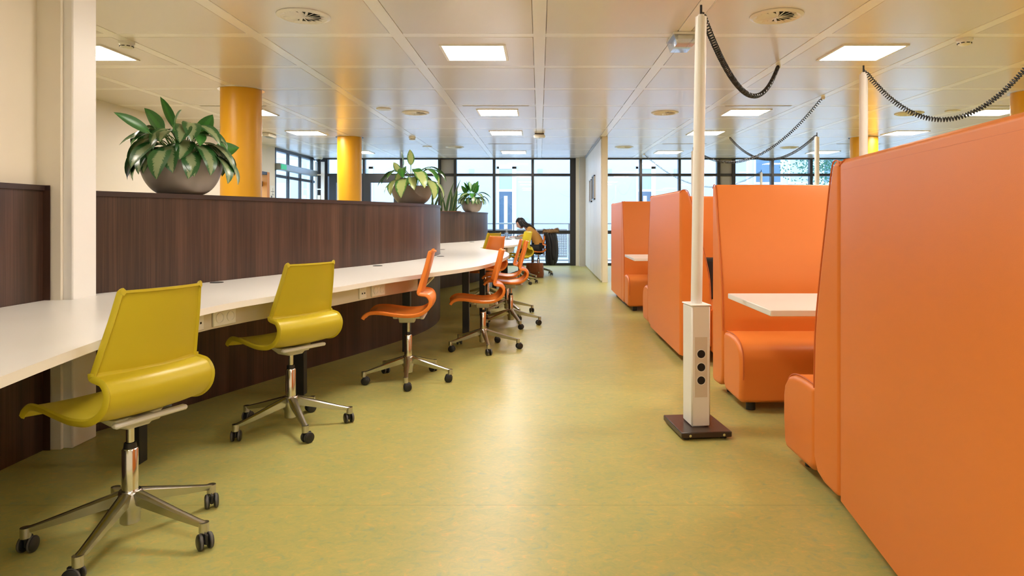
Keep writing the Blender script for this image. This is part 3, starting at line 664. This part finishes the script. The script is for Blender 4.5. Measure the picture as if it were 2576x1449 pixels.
def cord(A, B, sag, label, coil=.0155, wire=.0045, turns_m=55):
    A = Vector(A); B = Vector(B); t = thing('coiled_cord', label, 'cord', A, 0, 'black coiled cords')
    N = 120; path = []
    for i in range(N + 1):
        q = i / N; p = A.lerp(B, q); p.z -= sag * 4 * q * (1 - q); path.append(p - A)
    S = [0]
    for i in range(N): S.append(S[-1] + (path[i + 1] - path[i]).length)
    tot = S[-1]; nt_ = int(tot * turns_m); sp = 9; pts = []; i = 0
    side = (B - A).cross(Vector((0, 0, 1))).normalized()
    for k in range(nt_ * sp + 1):
        s = tot * k / (nt_ * sp)
        while i < N - 1 and S[i + 1] < s: i += 1
        q = (s - S[i]) / (S[i + 1] - S[i]); p = path[i].lerp(path[i + 1], q); tg = (path[i + 1] - path[i]).normalized()
        n2 = side.cross(tg).normalized(); a = 2 * PI * k / sp; e = min(1, s / .05, (tot - s) / .05); rr = coil * max(.15, e)
        pts.append(p + side * math.cos(a) * rr + n2 * math.sin(a) * rr)
    MB().tube(pts, wire, 5).build('coil', M_BLACKP, t)
    end = B - A if B.z > A.z else Vector((0, 0, 0))
    MB().lathe([(0, -.03), (.018, -.03), (.022, 0), (0, 0)], 14, end).build('plug', M_WHITE if B.z > A.z else M_WHITE, t)
    e0 = Vector((0, 0, 0)) if B.z > A.z else B - A
    MB().tube([e0 + Vector((0, 0, -.03)), e0 + Vector((0, 0, .012)), e0 + Vector((0, 0, .03)) + (side * .0)], .007, 8).build('tail', M_BLACKP, t)
px1 = (.852 + .026, 3.708, TOPZ + .035)
cord(px1, (2.31, 6.60, CEIL), .375, 'black coiled cord from the aisle power pole to ceiling', turns_m=36)
cord((2.455, 5.17, TOPZ + .035), (3.46, 4.38, CEIL), .59, 'black coiled cord hanging over the tall broad-backed sofa')
cord((2.50, 11.1, TOPZ + .035), (3.45, 8.30, CEIL), .46, 'long black coiled cord dipping behind the aisle power pole', turns_m=30)
cord((3.74, 9.20, TOPZ + .035), (3.45, 12.4, CEIL), .37, 'black coiled cord from the pole in front of the tree windows', turns_m=30)
cord((5.28, 16.25, TOPZ + .035), (2.39, 15.6, CEIL), .55, 'thin far coiled cord sagging across the window wall', turns_m=30)

# ------------------------------------------------------------------ plants
def leaf_mesh(name, L, W, a0, a1, pet, m, twist=0, n=12):
    """petiole then blade; elevation goes from a0 to a1 (degrees)"""
    pts = []; p = Vector((0, 0, 0)); N = n + 5; tot = pet + L
    path = [p.copy()]; els = [a0]
    for i in range(1, N + 1):
        q = i / N; qb = pet / tot; ab = a0 * .35 if a1 < 0 else a0; e = (a0 + (ab - a0) * (q / qb) ** 2 if q < qb else ab + (a1 - ab) * ((q - qb) / (1 - qb)) ** .6); p = p + Vector((0, math.cos(R(e)), math.sin(R(e)))) * (tot / N); path.append(p.copy()); els.append(e)
    k0 = max(1, int(round(N * pet / tot)))
    mb = MB(); vs = []; uv = []; cols = (-1, -.6, 0, .6, 1)
    B = path[k0:]; nb = len(B)
    for i, p in enumerate(B):
        q = i / (nb - 1); e = R(els[k0 + i]); nrm = Vector((0, -math.sin(e), math.cos(e)))
        wd = W / 2 * (math.sin(PI * min(1, q ** .88)) ** .8 if 0 < q < 1 else .02)
        for c in cols:
            lift = abs(c) * wd * .20 + math.sin(q * 9 + c) * wd * .04
            vs.append(Vector((c * wd, 0, 0)) + p + nrm * lift); uv.append((q, .5 + .5 * c))
    m5 = len(cols); fs = [(i * m5 + k, i * m5 + k + 1, (i + 1) * m5 + k + 1, (i + 1) * m5 + k) for i in range(nb - 1) for k in range(m5 - 1)]
    mb.add(vs, fs, 0, uv); mb.tube(path[:k0 + 2], .004, 6, 1)
    me = bpy.data.meshes.new(name); me.from_pydata(mb.v, [], mb.f); me.materials.append(m); me.materials.append(M_STEM)
    me.polygons.foreach_set('material_index', mb.mi); me.polygons.foreach_set('use_smooth', [True] * len(me.polygons))
    uvl = me.uv_layers.new(name='UVMap')
    for l in me.loops: uvl.data[l.index].uv = mb.uv.get(l.vertex_index, (0, 0))
    return me
def bowl_plant(x, y, z, r, h, label, leaves, soil_m=M_SOIL, base=.42):
    t = thing('potted_plant', label, 'potted plant', (x, y, z), 0, 'potted plants in taupe bowls')
    prof = [(0, 0)] + [(r * (base + (1 - base) * math.sin(q * PI / 2)), h * (1 - math.cos(q * PI / 2)) ** .93) for q in [i / 14 for i in range(15)]]
    prof += [(r - .012, h), (r - .022, h - .05), (0, h - .06)]
    MB().lathe(prof, 48).build('bowl', M_BOWL, t, angle=60)
    MB().lathe([(0, h - .022), (r - .05, h - .024), (r - .018, h - .03), (r - .018, h - .05), (0, h - .05)], 32).build('soil', soil_m, t)
    for me, az, rr, zz, sc, roll in leaves:
        M_ = Matrix.Translation((rr * math.cos(R(az)), rr * math.sin(R(az)), h - .03 + zz)) @ Matrix.Rotation(R(az - 90), 4, 'Z') @ Matrix.Rotation(R(roll), 4, 'Y') @ Matrix.Scale(sc, 4)
        link('leaf', me, t, M_)
    return t
LV = {'droop': leaf_mesh('leaf_droop', .27, .125, 72, -86, .20, M_LEAF), 'droop2': leaf_mesh('leaf_droop2', .26, .13, 70, -78, .17, M_LEAF), 'droop3': leaf_mesh('leaf_droop3', .23, .12, 80, -72, .26, M_LEAF), 'arch': leaf_mesh('leaf_arch', .27, .10, 74, -45, .20, M_LEAF),
      'archg': leaf_mesh('leaf_archg', .27, .11, 76, -50, .20, M_LEAFG), 'up': leaf_mesh('leaf_up', .21, .11, 84, 66, .20, M_LEAFG), 'tall': leaf_mesh('leaf_tall', .24, .075, 86, 56, .29, M_LEAFG)}
rnd = random.Random(5); lv = []
for k in range(13): lv.append((LV['droop'], 178 + k * 184 / 12 + rnd.uniform(-6, 6), rnd.uniform(.03, .09), rnd.uniform(-.09, -.03), rnd.uniform(.86, 1.0), rnd.uniform(-14, 14)))
for k in range(10): lv.append((LV['droop2'], 172 + k * 196 / 9 + rnd.uniform(-8, 8), rnd.uniform(.01, .06), rnd.uniform(.0, .05), rnd.uniform(.8, .98), rnd.uniform(-20, 20)))
for k in range(8): lv.append((LV['droop3'], 168 + k * 204 / 7 + rnd.uniform(-9, 9), rnd.uniform(.0, .04), rnd.uniform(.02, .07), rnd.uniform(.8, .95), rnd.uniform(-25, 25)))
for k in range(9): lv.append((LV['droop'], k * 20 + rnd.uniform(-9, 9), rnd.uniform(.03, .09), -.02, rnd.uniform(.85, 1.0), rnd.uniform(-15, 15)))
for k in range(6): lv.append((LV['arch'] if k % 2 else LV['archg'], 170 + k * 38 + rnd.uniform(-9, 9), .02, .06, rnd.uniform(.8, .95), rnd.uniform(-25, 25)))
lv += [(LV['up'], 195, .05, .06, .95, 70), (LV['up'], 350, .06, .05, 1.0, -75), (LV['tall'], 10, .02, .04, 1.0, 60), (LV['tall'], 170, .02, .05, .92, -60), (LV['tall'], 265, .0, .0, .85, 10), (LV['up'], 250, .04, .05, .9, 30), (LV['up'], 300, .05, .03, .85, -30)]
x1_, y1_ = -2.22, 4.36
bowl_plant(-2.275, 4.34, 1.30, .238, .215, 'large leafy variegated plant in taupe bowl near the white column', lv)
LP = {'a': leaf_mesh('leaf_pale_a', .31, .14, 80, -86, .17, M_LEAFL), 'b': leaf_mesh('leaf_pale_b', .27, .125, 78, -75, .20, M_LEAFL), 'g': leaf_mesh('leaf_pale_g', .25, .11, 78, -65, .20, M_LEAFG), 'u': leaf_mesh('leaf_pale_u', .17, .085, 89, 78, .25, M_LEAFL), 'ug': leaf_mesh('leaf_pale_ug', .17, .085, 89, 80, .24, M_LEAFG)}
lv = [(LP['a'], 262, .10, -.04, .95, 5), (LP['a'], 318, .11, -.05, 1.0, -8), (LP['b'], 285, .06, -.02, .85, 8), (LP['b'], 200, .06, -.05, .8, 0), (LP['g'], 185, .08, 0, .95, 0), (LP['g'], 330, .05, .05, 1.0, 0), (LP['g'], 355, .06, .04, 1.05, 0), (LP['g'], 20, .05, .06, 1.1, 0),
      (LP['ug'], 180, .09, 0, 1.0, 0), (LP['u'], 260, .03, .0, 1.0, 0), (LP['g'], 300, .03, .06, .9, 10), (LP['b'], 240, .02, .05, .8, -10), (LP['a'], 120, .05, 0, .9, 0), (LP['b'], 60, .05, 0, .9, 0), (LP['a'], 350, .12, -.04, .85, 0), (LP['g'], 215, .02, .06, .9, 0), (LP['b'], 300, .08, .0, 1.05, 6), (LP['a'], 235, .08, -.02, .85, 12), (LP['u'], 300, .05, .0, .85, 40), (LP['g'], 170, .05, .03, 1.0, 0), (LP['b'], 335, .05, .04, 1.0, -8), (LP['g'], 265, .03, .08, .9, 20)]
bowl_plant(-1.36, 7.28, 1.30, .222, .195, 'pale variegated dieffenbachia-like plant in taupe bowl at the partition bulge', lv)
rnd = random.Random(9); lv = []
for k in range(18): lv.append((LV['droop'], 175 + k * 190 / 17 + rnd.uniform(-7, 7), rnd.uniform(.02, .08), -.02, rnd.uniform(.62, .85), rnd.uniform(-14, 14)))
for k in range(8): lv.append((LV['arch'] if k % 3 else LV['archg'], k * 45 + rnd.uniform(-9, 9), .03, .03, rnd.uniform(.75, .95), rnd.uniform(-20, 20)))
for k in range(9): lv.append((LV['up'], k * 40, .03, .01, rnd.uniform(.8, 1.0), rnd.uniform(-30, 30)))
bowl_plant(-1.225, 12.35, 1.268, .195, .20, 'bushy green plant in rounded taupe bowl next to the sword plant', lv, base=.5)
t = thing('sword_plant', 'tall upright sword-leaved plant in the planter by the windows', 'plant', (-1.72, 11.75, 1.268))
rnd = random.Random(3)
MB().box((-.42, -.14, .0), (.36, .14, .012), .003).build('soil', M_SOIL, t)
def sword(L, W, lean):
    vs = []; uv = []; n = 10
    for i in range(n + 1):
        q = i / n; wd = W / 2 * (1 - q ** 3) * (.75 + .25 * math.sin(q * PI)); cx = lean * q * q * L; z = L * q
        for c in (-1, 0, 1): vs.append((c * wd + cx, abs(c) * wd * .5, z)); uv.append((q * 2, .5 + .5 * c))
    me = bpy.data.meshes.new('sword_leaf'); me.from_pydata(vs, [], [(i * 3 + k, i * 3 + k + 1, i * 3 + 4 + k, i * 3 + 3 + k) for i in range(n) for k in range(2)])
    me.materials.append(M_SANS); me.polygons.foreach_set('use_smooth', [True] * len(me.polygons)); ul = me.uv_layers.new(name='UVMap')
    for l in me.loops: ul.data[l.index].uv = uv[l.vertex_index]
    return me
SWD = [sword(.5, .05, .15), sword(.42, .055, -.12), sword(.38, .06, .3)]
for dx, ang, sc, k in ((-.36, -24, .95, 0), (-.33, -16, .8, 1), (-.30, -30, 1.0, 2), (-.22, -10, .55, 1), (-.15, 6, .7, 0), (-.12, 14, .85, 0), (-.10, -14, .75, 0), (-.02, 9, .8, 2), (.03, 3, .85, 1), (.12, 6, 1.05, 0), (.16, 14, 1.2, 0), (.18, 10, .9, 1), (.20, 2, .8, 2), (.22, 18, 1.0, 1), (.26, 30, .5, 2), (.10, -6, .7, 1)):
    link('leaf', SWD[k], t, Matrix.Translation((dx, rnd.uniform(-.08, .08), .0)) @ Matrix.Rotation(R(ang), 4, 'Y') @ Matrix.Rotation(rnd.uniform(-.8, .8), 4, 'Z') @ Matrix.Scale(sc, 4))

# ------------------------------------------------------------------ person at the far desk
def skin(name, chains, material, parent, root=0, sub=2):
    """chains: list of lists of (pos, radius); points at the same place are welded into one skeleton"""
    vs = []; rs = []; es = []; idx = {}
    for ch in chains:
        prev = None
        for p, r in ch:
            key = tuple(round(c, 4) for c in p)
            if key not in idx: idx[key] = len(vs); vs.append(p); rs.append(r if isinstance(r, tuple) else (r, r))
            i = idx[key]
            if prev is not None and prev != i: es.append((prev, i))
            prev = i
    me = bpy.data.meshes.new(name); me.from_pydata(vs, es, []); me.materials.append(material)
    o = link(name, me, parent)
    md = o.modifiers.new('skin', 'SKIN'); md.use_smooth_shade = True
    sv = me.skin_vertices[0] if me.skin_vertices else None
    if sv is None:
        b = bmesh.new(); b.from_mesh(me); b.verts.layers.skin.verify(); b.to_mesh(me); b.free(); sv = me.skin_vertices[0]
    for i, r in enumerate(rs): sv.data[i].radius = r; sv.data[i].use_root = (i == root)
    s = o.modifiers.new('sub', 'SUBSURF'); s.levels = sub; s.render_levels = sub
    return o
per = thing('person', 'person in mustard knit sweater with long dark hair bent over papers', 'person', (0, 14.0, 0))
pel, sp1, sp2, chest, neck, hd0, hd1 = (.0, 0, .555), (-.01, 0, .66), (-.07, 0, .78), (-.17, 0, .90), (-.27, 0, .985), (-.325, 0, 1.025), (-.385, 0, 1.07)
def armj(s): return [((-.19, s * .15, .925), .05), ((-.24, s * .19, .84), .042), ((-.30, s * .20, .785), .036), ((-.40, s * .15, .782), .030), ((-.475, s * .09, .778), .022)]
def legj(s): return [((-.03, s * .085, .545), .08), ((-.22, s * .10, .545), .068), ((-.42, s * .11, .53), .052), ((-.40, s * .11, .30), .042), ((-.37, s * .11, .10), .034), ((-.43, s * .115, .045), .03), ((-.51, s * .12, .03), .022)]
body = skin('body', [[(pel, .10), (sp1, .095), (sp2, .095), (chest, .095), (neck, .045), (hd0, .05)], [(chest, .095)] + armj(1), [(chest, .095)] + armj(-1), [(pel, .10)] + legj(1), [(pel, .10)] + legj(-1)], M_SKIN, per)
skin('sweater', [[((.005, 0, .505), (.135, .13)), ((-.01, 0, .64), (.125, .115)), ((-.07, 0, .77), (.125, .115)), ((-.165, 0, .895), (.12, .11)), ((-.235, 0, .955), .062)],
                 [((-.165, 0, .895), (.12, .11))] + [(p, r + .016) for p, r in armj(1)[:4]], [((-.165, 0, .895), (.12, .11))] + [(p, r + .016) for p, r in armj(-1)[:4]]], M_SWEAT, body)
skin('trousers', [[((.0, 0, .535), .115), ((-.03, .085, .54), .09), ((-.22, .10, .545), .08), ((-.42, .11, .53), .064), ((-.40, .11, .30), .055), ((-.37, .11, .10), .048)], [((.0, 0, .535), .115), ((-.03, -.085, .54), .09), ((-.22, -.10, .545), .08), ((-.42, -.11, .53), .064), ((-.40, -.11, .30), .055), ((-.37, -.11, .10), .048)]], M_PANTS, body)
for s in (-1, 1): skin('shoe', [[((-.36, s * .11, .075), .045), ((-.42, s * .115, .045), .042), ((-.52, s * .12, .032), .03)]], M_BLACKP, body)
# head: sculpted ellipsoid with brow, nose, chin
def head_mesh():
    b = bmesh.new(); bmesh.ops.create_uvsphere(b, u_segments=28, v_segments=20, radius=1)
    for v in b.verts:
        x, y, z = v.co   # face towards -x, z up
        X, Y, Z = x * .092, y * .072, z * .112
        if z < -.1: k = min(1, (-.1 - z) / .9); Y *= 1 - .42 * k; X = X * (1 - .30 * k) - .022 * k
        if x < -.5:
            if abs(y) < .22 and -.38 < z < .12: X -= .022 * (1 - abs(y) / .22) * (1 - max(0, (z + .30) / .45))      # nose
            if -.05 < z < .22 and .2 < abs(y) < .6: X += .008                                    # eye hollows
            if -.62 < z < -.5 and abs(y) < .35: X -= .006                                        # lips
            if z < -.8: X -= .010
        v.co = (X, Y, Z)
    mb = MB().bm(b)
    for s in (-1, 1): mb.box((-.005, s * .068 - .006, -.03), (.022, s * .068 + .010, .03), .005)
    return mb.mesh('head', M_SKIN, 60)
HM = Matrix.Translation((-.385, 0, 1.055)) @ Matrix.Rotation(R(-30), 4, 'Y')
hd = link('head', head_mesh(), body, HM)
for s in (-1, 1):
    e = MB().lathe([(0, -.006), (.005, -.005), (.008, 0), (.005, .005), (0, .006)], 12, (-.0805, s * .030, .008)).build('eye', M_HAIR, hd)
MB().box((-.093, -.02, -.062), (-.080, .02, -.054), .003).build('mouth', mat('lips', (.45, .15, .12), .5), hd)
# hair: cap over the skull plus long fall over the shoulder and back
def hair():
    b = bmesh.new(); bmesh.ops.create_uvsphere(b, u_segments=28, v_segments=20, radius=1)
    for v in list(b.verts):
        x, y, z = v.co
        v.co = (x * .104 + .008, y * .084, z * .122 + .004)
    bmesh.ops.delete(b, geom=[v for v in b.verts if (v.co.x < -.045 and v.co.z < .045) or v.co.z < -.085], context='VERTS')
    return MB().bm(b).mesh('hair', M_HAIR, 60)
hr = link('hair', hair(), body, HM)
m_ = hr.modifiers.new('thick', 'SOLIDIFY'); m_.thickness = .012
for k, s in enumerate((-.075, -.045, -.015, .015, .045, .075)):
    skin('hair_lock', [[((-.36, s, 1.12), (.030, .034)), ((-.31, s * 1.05, 1.075), (.044, .040)), ((-.265, s * 1.1, 1.03), (.042, .038)), ((-.19, s * 1.15, 1.01), (.028, .028)), ((-.12, s * 1.1, .965), (.022, .02)), ((-.075, s * 1.05, .91), .010)]], M_HAIR, body, sub=1)
skin('hair_lock', [[((-.375, -.07, 1.12), .026), ((-.345, -.080, 1.055), .040), ((-.30, -.088, 1.01), .042), ((-.23, -.09, .985), .034), ((-.15, -.085, .95), .024), ((-.10, -.08, .91), .010)]], M_HAIR, body, sub=1)
skin('hair_lock', [[((-.375, .07, 1.12), .026), ((-.345, .080, 1.055), .040), ((-.30, .088, 1.01), .042), ((-.23, .09, .985), .034), ((-.15, .085, .95), .024), ((-.10, .08, .91), .010)]], M_HAIR, body, sub=1)
for s in (-1, 1):
    H = Vector((-.475, s * .09, .778)); ch = [[(tuple(H), (.022, .016)), (tuple(H + Vector((-.05, -s * .012, -.004))), (.030, .013))]]
    palm = H + Vector((-.05, -s * .012, -.004))
    for q, ln in ((-.024, .060), (-.008, .070), (.008, .067), (.023, .052)):
        a = palm + Vector((-.012, q, 0)); ch.append([(tuple(palm), (.030, .013)), (tuple(a + Vector((-.015, 0, .004))), .0085), (tuple(a + Vector((-.015 - ln * .5, -s * q * .1, .004))), .0078), (tuple(a + Vector((-.010 - ln * .9, 0, -.014))), .0065)])
    a = H + Vector((-.02, -s * .03, 0)); ch.append([(tuple(H), (.022, .016)), (tuple(a), .0095), (tuple(a + Vector((-.03, -s * .018, -.004))), .0085), (tuple(a + Vector((-.055, -s * .016, -.008))), .007)])
    skin('hand', ch, M_SKIN, body, sub=1)
# pen in the hand, watch
MB().tube([(-.575, .045, .752), (-.50, .07, .84)], .004, 8).build('pen', M_BLUEL); tag(bpy.data.objects['pen'], 'slim blue pen held by the writing person', 'pen'); bpy.data.objects['pen'].location = (0, 14.0, 0)
MB().lathe([(.030, -.012), (.034, -.008), (.034, .008), (.030, .012)], 20, (-.44, -.115, .780), 0, Matrix.Rotation(R(90), 4, 'Y')).build('wristwatch', M_BLACKP, body)

# coat with fur collar hung over the chair back
ct = thing('coat', 'black winter coat with tan fur collar hung over the chair back', 'coat', (.195, 14.0, 0))
secs = [(.20, .045, .10, .20), (.26, .045, .115, .23), (.36, .05, .125, .25), (.46, .055, .13, .26), (.56, .055, .13, .26), (.66, .05, .125, .255), (.76, .04, .125, .25), (.83, .02, .13, .23), (.875, .01, .12, .20), (.90, .01, .07, .13)]
vs = []; n = 48
rc = random.Random(2); ph = [rc.uniform(0, 6) for _ in range(6)]
for z, cx, rx, ry in secs:
    for k in range(n):
        a = 2 * PI * k / n; g_ = max(0, 1 - (z - .2) / .7); f = 1 + (.05 + .05 * g_) * math.sin(3 * a + ph[0] + z * 4) + (.03 + .04 * g_) * math.sin(8 * a + ph[1] + z * 5) + .03 * math.sin(z * 55 + 2 * a)
        ca, sa = math.cos(a), math.sin(a)
        vs.append((cx + rx * f * math.copysign(abs(ca) ** .75, ca), ry * f * math.copysign(abs(sa) ** .75, sa), z + .015 * math.sin(5 * a + ph[2]) * g_))
fs = [(i * n + k, i * n + (k + 1) % n, (i + 1) * n + (k + 1) % n, (i + 1) * n + k) for i in range(len(secs) - 1) for k in range(n)] + [tuple(range(n)), tuple((len(secs) - 1) * n + k for k in range(n))]
co = MB().add(vs, fs).build('body', M_COAT, ct, angle=70); s_ = co.modifiers.new('sub', 'SUBSURF'); s_.levels = 1; s_.render_levels = 1
for s in (-1, 1):
    skin('sleeve', [[((.02, s * .17, .85), .05), ((.06, s * .235, .74), .052), ((.085, s * .25, .60), .050), ((.075, s * .255, .47), .046), ((.095, s * .25, .35), .044), ((.09, s * .245, .31), .034)]], M_COAT, ct)
MB().box((-.115, -.10, .40), (-.09, .02, .82), .01).build('lining', M_LINING, ct)
fu = MB(); rf = random.Random(8)
for k in range(1500):
    q = rf.random(); a = -PI * .55 + q * PI * 1.1 * 2 ; a = rf.uniform(0, 2 * PI)
    base = Vector((.04 + .125 * math.cos(a), .20 * math.sin(a), .895 + .01 * math.cos(a) + rf.uniform(-.035, .035)))
    d = Vector((math.cos(a) * .8 + rf.uniform(-.4, .4), math.sin(a) * .8 + rf.uniform(-.4, .4), rf.uniform(-.5, .8))).normalized() * rf.uniform(.035, .07)
    sd_ = d.cross(Vector((rf.random(), rf.random(), 1))).normalized() * .005
    fu.add([base - sd_, base + sd_, base + d], [(0, 1, 2)])
fur = fu.build('fur_collar', M_FUR, ct, smooth=False)
MB().tube([(.04 + .125 * math.cos(2 * PI * k / 24), .20 * math.sin(2 * PI * k / 24), .895 + .01 * math.cos(2 * PI * k / 24)) for k in range(25)], .034, 8).build('collar_roll', M_FUR, ct)
MB().box((.19, -.01, .66), (.2, .02, .70), .002).build('zip_tag', M_CHROME, ct)

# leather bag on the floor
bgm = thing('leather_bag', 'brown leather briefcase standing on the floor beside yellow chair', 'bag', (-.09, 13.36, 0), R(-8))
bd = MB().prism([(-.165, .0), (.165, .0), (.175, .06), (.16, .27), (-.155, .27), (-.175, .06)], -.07, .07, 'y', bev=.02).build('body', M_BAG, bgm)
MB().prism([(-.163, .10), (.163, .10), (.160, .285), (-.158, .285)], -.085, -.068, 'y', bev=.006).box((-.158, -.08, .272), (.158, .06, .285), .004).build('flap', M_BAG, bgm)
for s in (-.09, .09):
    MB().box((s - .012, -.092, .06), (s + .012, -.083, .28), .003).build('strap', M_BAG, bgm); MB().box((s - .014, -.097, .09), (s + .014, -.090, .115), .002).build('buckle', M_CHROME, bgm)
MB().tube(crom([(-.06, 0, .28), (-.05, 0, .315), (.05, 0, .315), (.06, 0, .28)], 5), .009, 8).build('handle', M_BAG, bgm)
# things on the far desk
bt = thing('water_bottle', 'clear plastic water bottle with blue label on the far desk', 'bottle', (-.645, 13.35, DZ))
MB().lathe([(0, 0), (.032, 0), (.035, .006), (.035, .06), (.033, .075), (.035, .09), (.035, .13), (.025, .165), (.014, .185), (.0135, .20)], 24).build('body', M_CLEAR, bt)
MB().lathe([(.0355, .065), (.0358, .07), (.0358, .125), (.0355, .13)], 24).build('label_band', M_BLUEL, bt)
MB().lathe([(0, .212), (.014, .212), (.0155, .205), (.0155, .192), (0, .192)], 16).build('cap', M_WHITE, bt)
for i, (x, y, rz, wd, hh, m, lab, nm, cat) in enumerate(((-.56, 13.62, 10, .21, .297, M_PAPER, 'white paper sheet lying by the writing person', 'paper_sheet', 'paper'), (-.62, 13.98, -6, .21, .30, M_PAPER, 'open white notebook under the writing hand', 'notebook', 'notebook'), (-.60, 13.28, 20, .075, .15, M_BLACKP, 'black phone lying beside the water bottle', 'phone', 'phone'))):
    t = thing(nm, lab, cat, (x, y, DZ + .0008), R(rz)); th = (.002, .008, .009)[i]
    MB().box((-wd / 2, -hh / 2, 0), (wd / 2, hh / 2, th), .0008).build('body' if i == 2 else 'page', m, t)
    if i == 1: MB().box((-.003, -hh / 2, 0), (.003, hh / 2, th + .001)).build('spine', M_BLUEL, t)
    if i == 2: MB().box((-wd / 2 + .004, -hh / 2 + .006, th), (wd / 2 - .004, hh / 2 - .006, th + .0006)).build('screen', M_OUTGL, t)
t = thing('food_box', 'small pale plastic box on the far desk near the hands', 'box', (-.40, 13.5, DZ), R(15))
MB().prism([(-.07, 0), (.07, 0), (.08, .045), (-.08, .045)], -.05, .05, 'y', bev=.006).build('tray', M_PANELG, t); MB().box((-.082, -.055, .045), (.082, .055, .052), .002).build('lid', M_CLEAR, t)

# ------------------------------------------------------------------ outside
o = MB().box((-22, YF + .12, -.25), (40, 60, -.06)).box((-22, 8, -.25), (XL - .2, YF + .12, -.06)).build('ground_outside', M_GROUND); struct(o, 'pale paving outside the windows', 'ground')
FB = 21.0; KF = FB / FPX
b1 = thing('neighbour_building', 'pale rendered building close outside the window wall', 'building', (0, FB, 0))
MB().box((-14, 0, -.06), (5.6, 4, 5.2)).build('wall', M_FACADE, b1)
for cx in (-5.45, -1.04, 3.24):
    f = MB().box((cx - .27, -.03, .55), (cx - .20, 0.01, 2.75)).box((cx + .20, -.03, .55), (cx + .33, .01, 2.75)).box((cx - .27, -.03, 2.68), (cx + .33, .01, 2.78)).box((cx - .2, -.03, .55), (cx + .2, .01, .62)).build('window', M_OUTFR, b1)
    MB().box((cx - .20, -.012, 2.05), (cx + .20, .0, 2.68)).build('pane', M_FACADE2, f); MB().box((cx - .20, -.012, .62), (cx + .20, 0.0, 1.98)).build('pane', M_OUTGL, f); MB().box((cx - .2, -.02, 1.98), (cx + .2, 0, 2.05)).build('rail', M_OUTFR, f)
    MB().box((cx - .05, -.02, .7), (cx + .06, -.010, 1.85)).build('blind', M_CREAM, f)
for cx in (-7.4, -2.09, .02, 2.15, 4.22): MB().box((cx - .075, -.02, 2.53), (cx + .075, .0, 2.68)).build('small_window', M_FACADE2, b1)
b2 = thing('office_building', 'farther building with rows of bluish windows seen beside the tree', 'building', (0, 29, 0))
MB().box((5.8, 0, -.06), (30, 5, 6.5)).build('wall', M_FACADE, b2)
for z0, z1 in ((.6, 1.6), (2.62, 3.75), (4.6, 5.7)):
    for i in range(16):
        x = 6.2 + i * 1.45
        f = MB().box((x, -.06, z0), (x + 1.2, -.005, z1)).build('window', M_OUTFR, b2); MB().box((x + .08, -.07, z0 + .08), (x + 1.12, -.05, z1 - .08)).build('pane', M_FACADE2 if i % 2 else M_OUTGL, f)
tr = thing('tree', 'leafy green tree outside the windows beside the office building', 'tree', (11.0, 23.5, -.06))
MB().tube(crom([(0, 0, 0), (.05, 0, 1.4), (-.05, .1, 2.6), (.1, 0, 4.2)], 4), [.16 - .009 * i for i in range(13)], 10).build('trunk', M_BARK, tr)
for a in range(6): MB().tube([(0, 0, 2.0 + .2 * a), (1.2 * math.cos(a * 1.1), 1.2 * math.sin(a * 1.1), 3.0 + .2 * a)], [.05, .02], 6).build('branch', M_BARK, tr)
lf_ = MB(); rt = random.Random(4)
for k in range(9000):
    while True:
        p = Vector((rt.uniform(-1, 1), rt.uniform(-1, 1), rt.uniform(-1, 1)))
        if .25 < p.length < 1: break
    q = 1 + .25 * math.sin(p.x * 7 + 1) * math.sin(p.y * 6) ; P_ = Vector((p.x * 2.4 * q, p.y * 2.0, 3.6 + p.z * 1.5 * q))
    d = Vector((rt.uniform(-1, 1), rt.uniform(-1, 1), rt.uniform(-.8, .3))).normalized(); s = d.cross(Vector((rt.random(), rt.random(), rt.random()))).normalized()
    L_ = rt.uniform(.06, .11); lf_.add([P_, P_ + d * L_ * .5 + s * L_ * .28, P_ + d * L_, P_ + d * L_ * .5 - s * L_ * .28], [(0, 1, 2, 3)])
fo = lf_.build('foliage', M_TREE, tr, smooth=False); fo['kind'] = 'stuff'
# balustrade with perforated panels
YBAL = 18.2
ba = thing('balustrade', 'steel balustrade with perforated panels outside the windows', 'railing', (0, YBAL, -.06))
def perf(x0, x1, z0, z1, p=.046, bar=.020):
    mb = MB(); mb.box((x0, -.004, z0), (x1, .004, z0 + .05)).box((x0, -.004, z1 - .05), (x1, .004, z1)); 
    nx = int((x1 - x0) / p); nz = int((z1 - z0 - .1) / p)
    for i in range(nx + 1): xx = x0 + (x1 - x0 - bar) * i / nx; mb.box((xx, -.003, z0 + .05), (xx + bar, .003, z1 - .05))
    for j in range(1, nz): zz = z0 + .05 + (z1 - z0 - .1) * j / nz; mb.box((x0, -.0025, zz - bar / 2), (x1, .0025, zz + bar / 2))
    return mb
for i in range(7):
    x0 = -9.4 + i * 1.48 - .12; perf(x0 + .05, x0 + 1.38, .18, .93).build('perforated_panel', M_RAIL, ba)
    MB().box((x0 + 1.41, -.02, 0), (x0 + 1.45, .02, 1.07)).build('post', M_RAIL, ba)
for i in range(5):
    x0 = 1.3 + i * 1.48; MB().box((x0 + 1.41, -.02, 0), (x0 + 1.45, .02, 1.07)).build('post', M_RAIL, ba)
    for k in range(12): MB().box((x0 + .06 + k * .11, -.006, .1), (x0 + .072 + k * .11, .006, 1.0)).build('baluster', M_RAIL, ba)
MB().tube([(-9.5, 0, 1.08), (8.8, 0, 1.08)], .02, 10).build('handrail', M_RAIL, ba)
MB().box((-9.5, -.012, .08), (8.8, .012, .12)).build('bottom_rail', M_RAIL, ba)
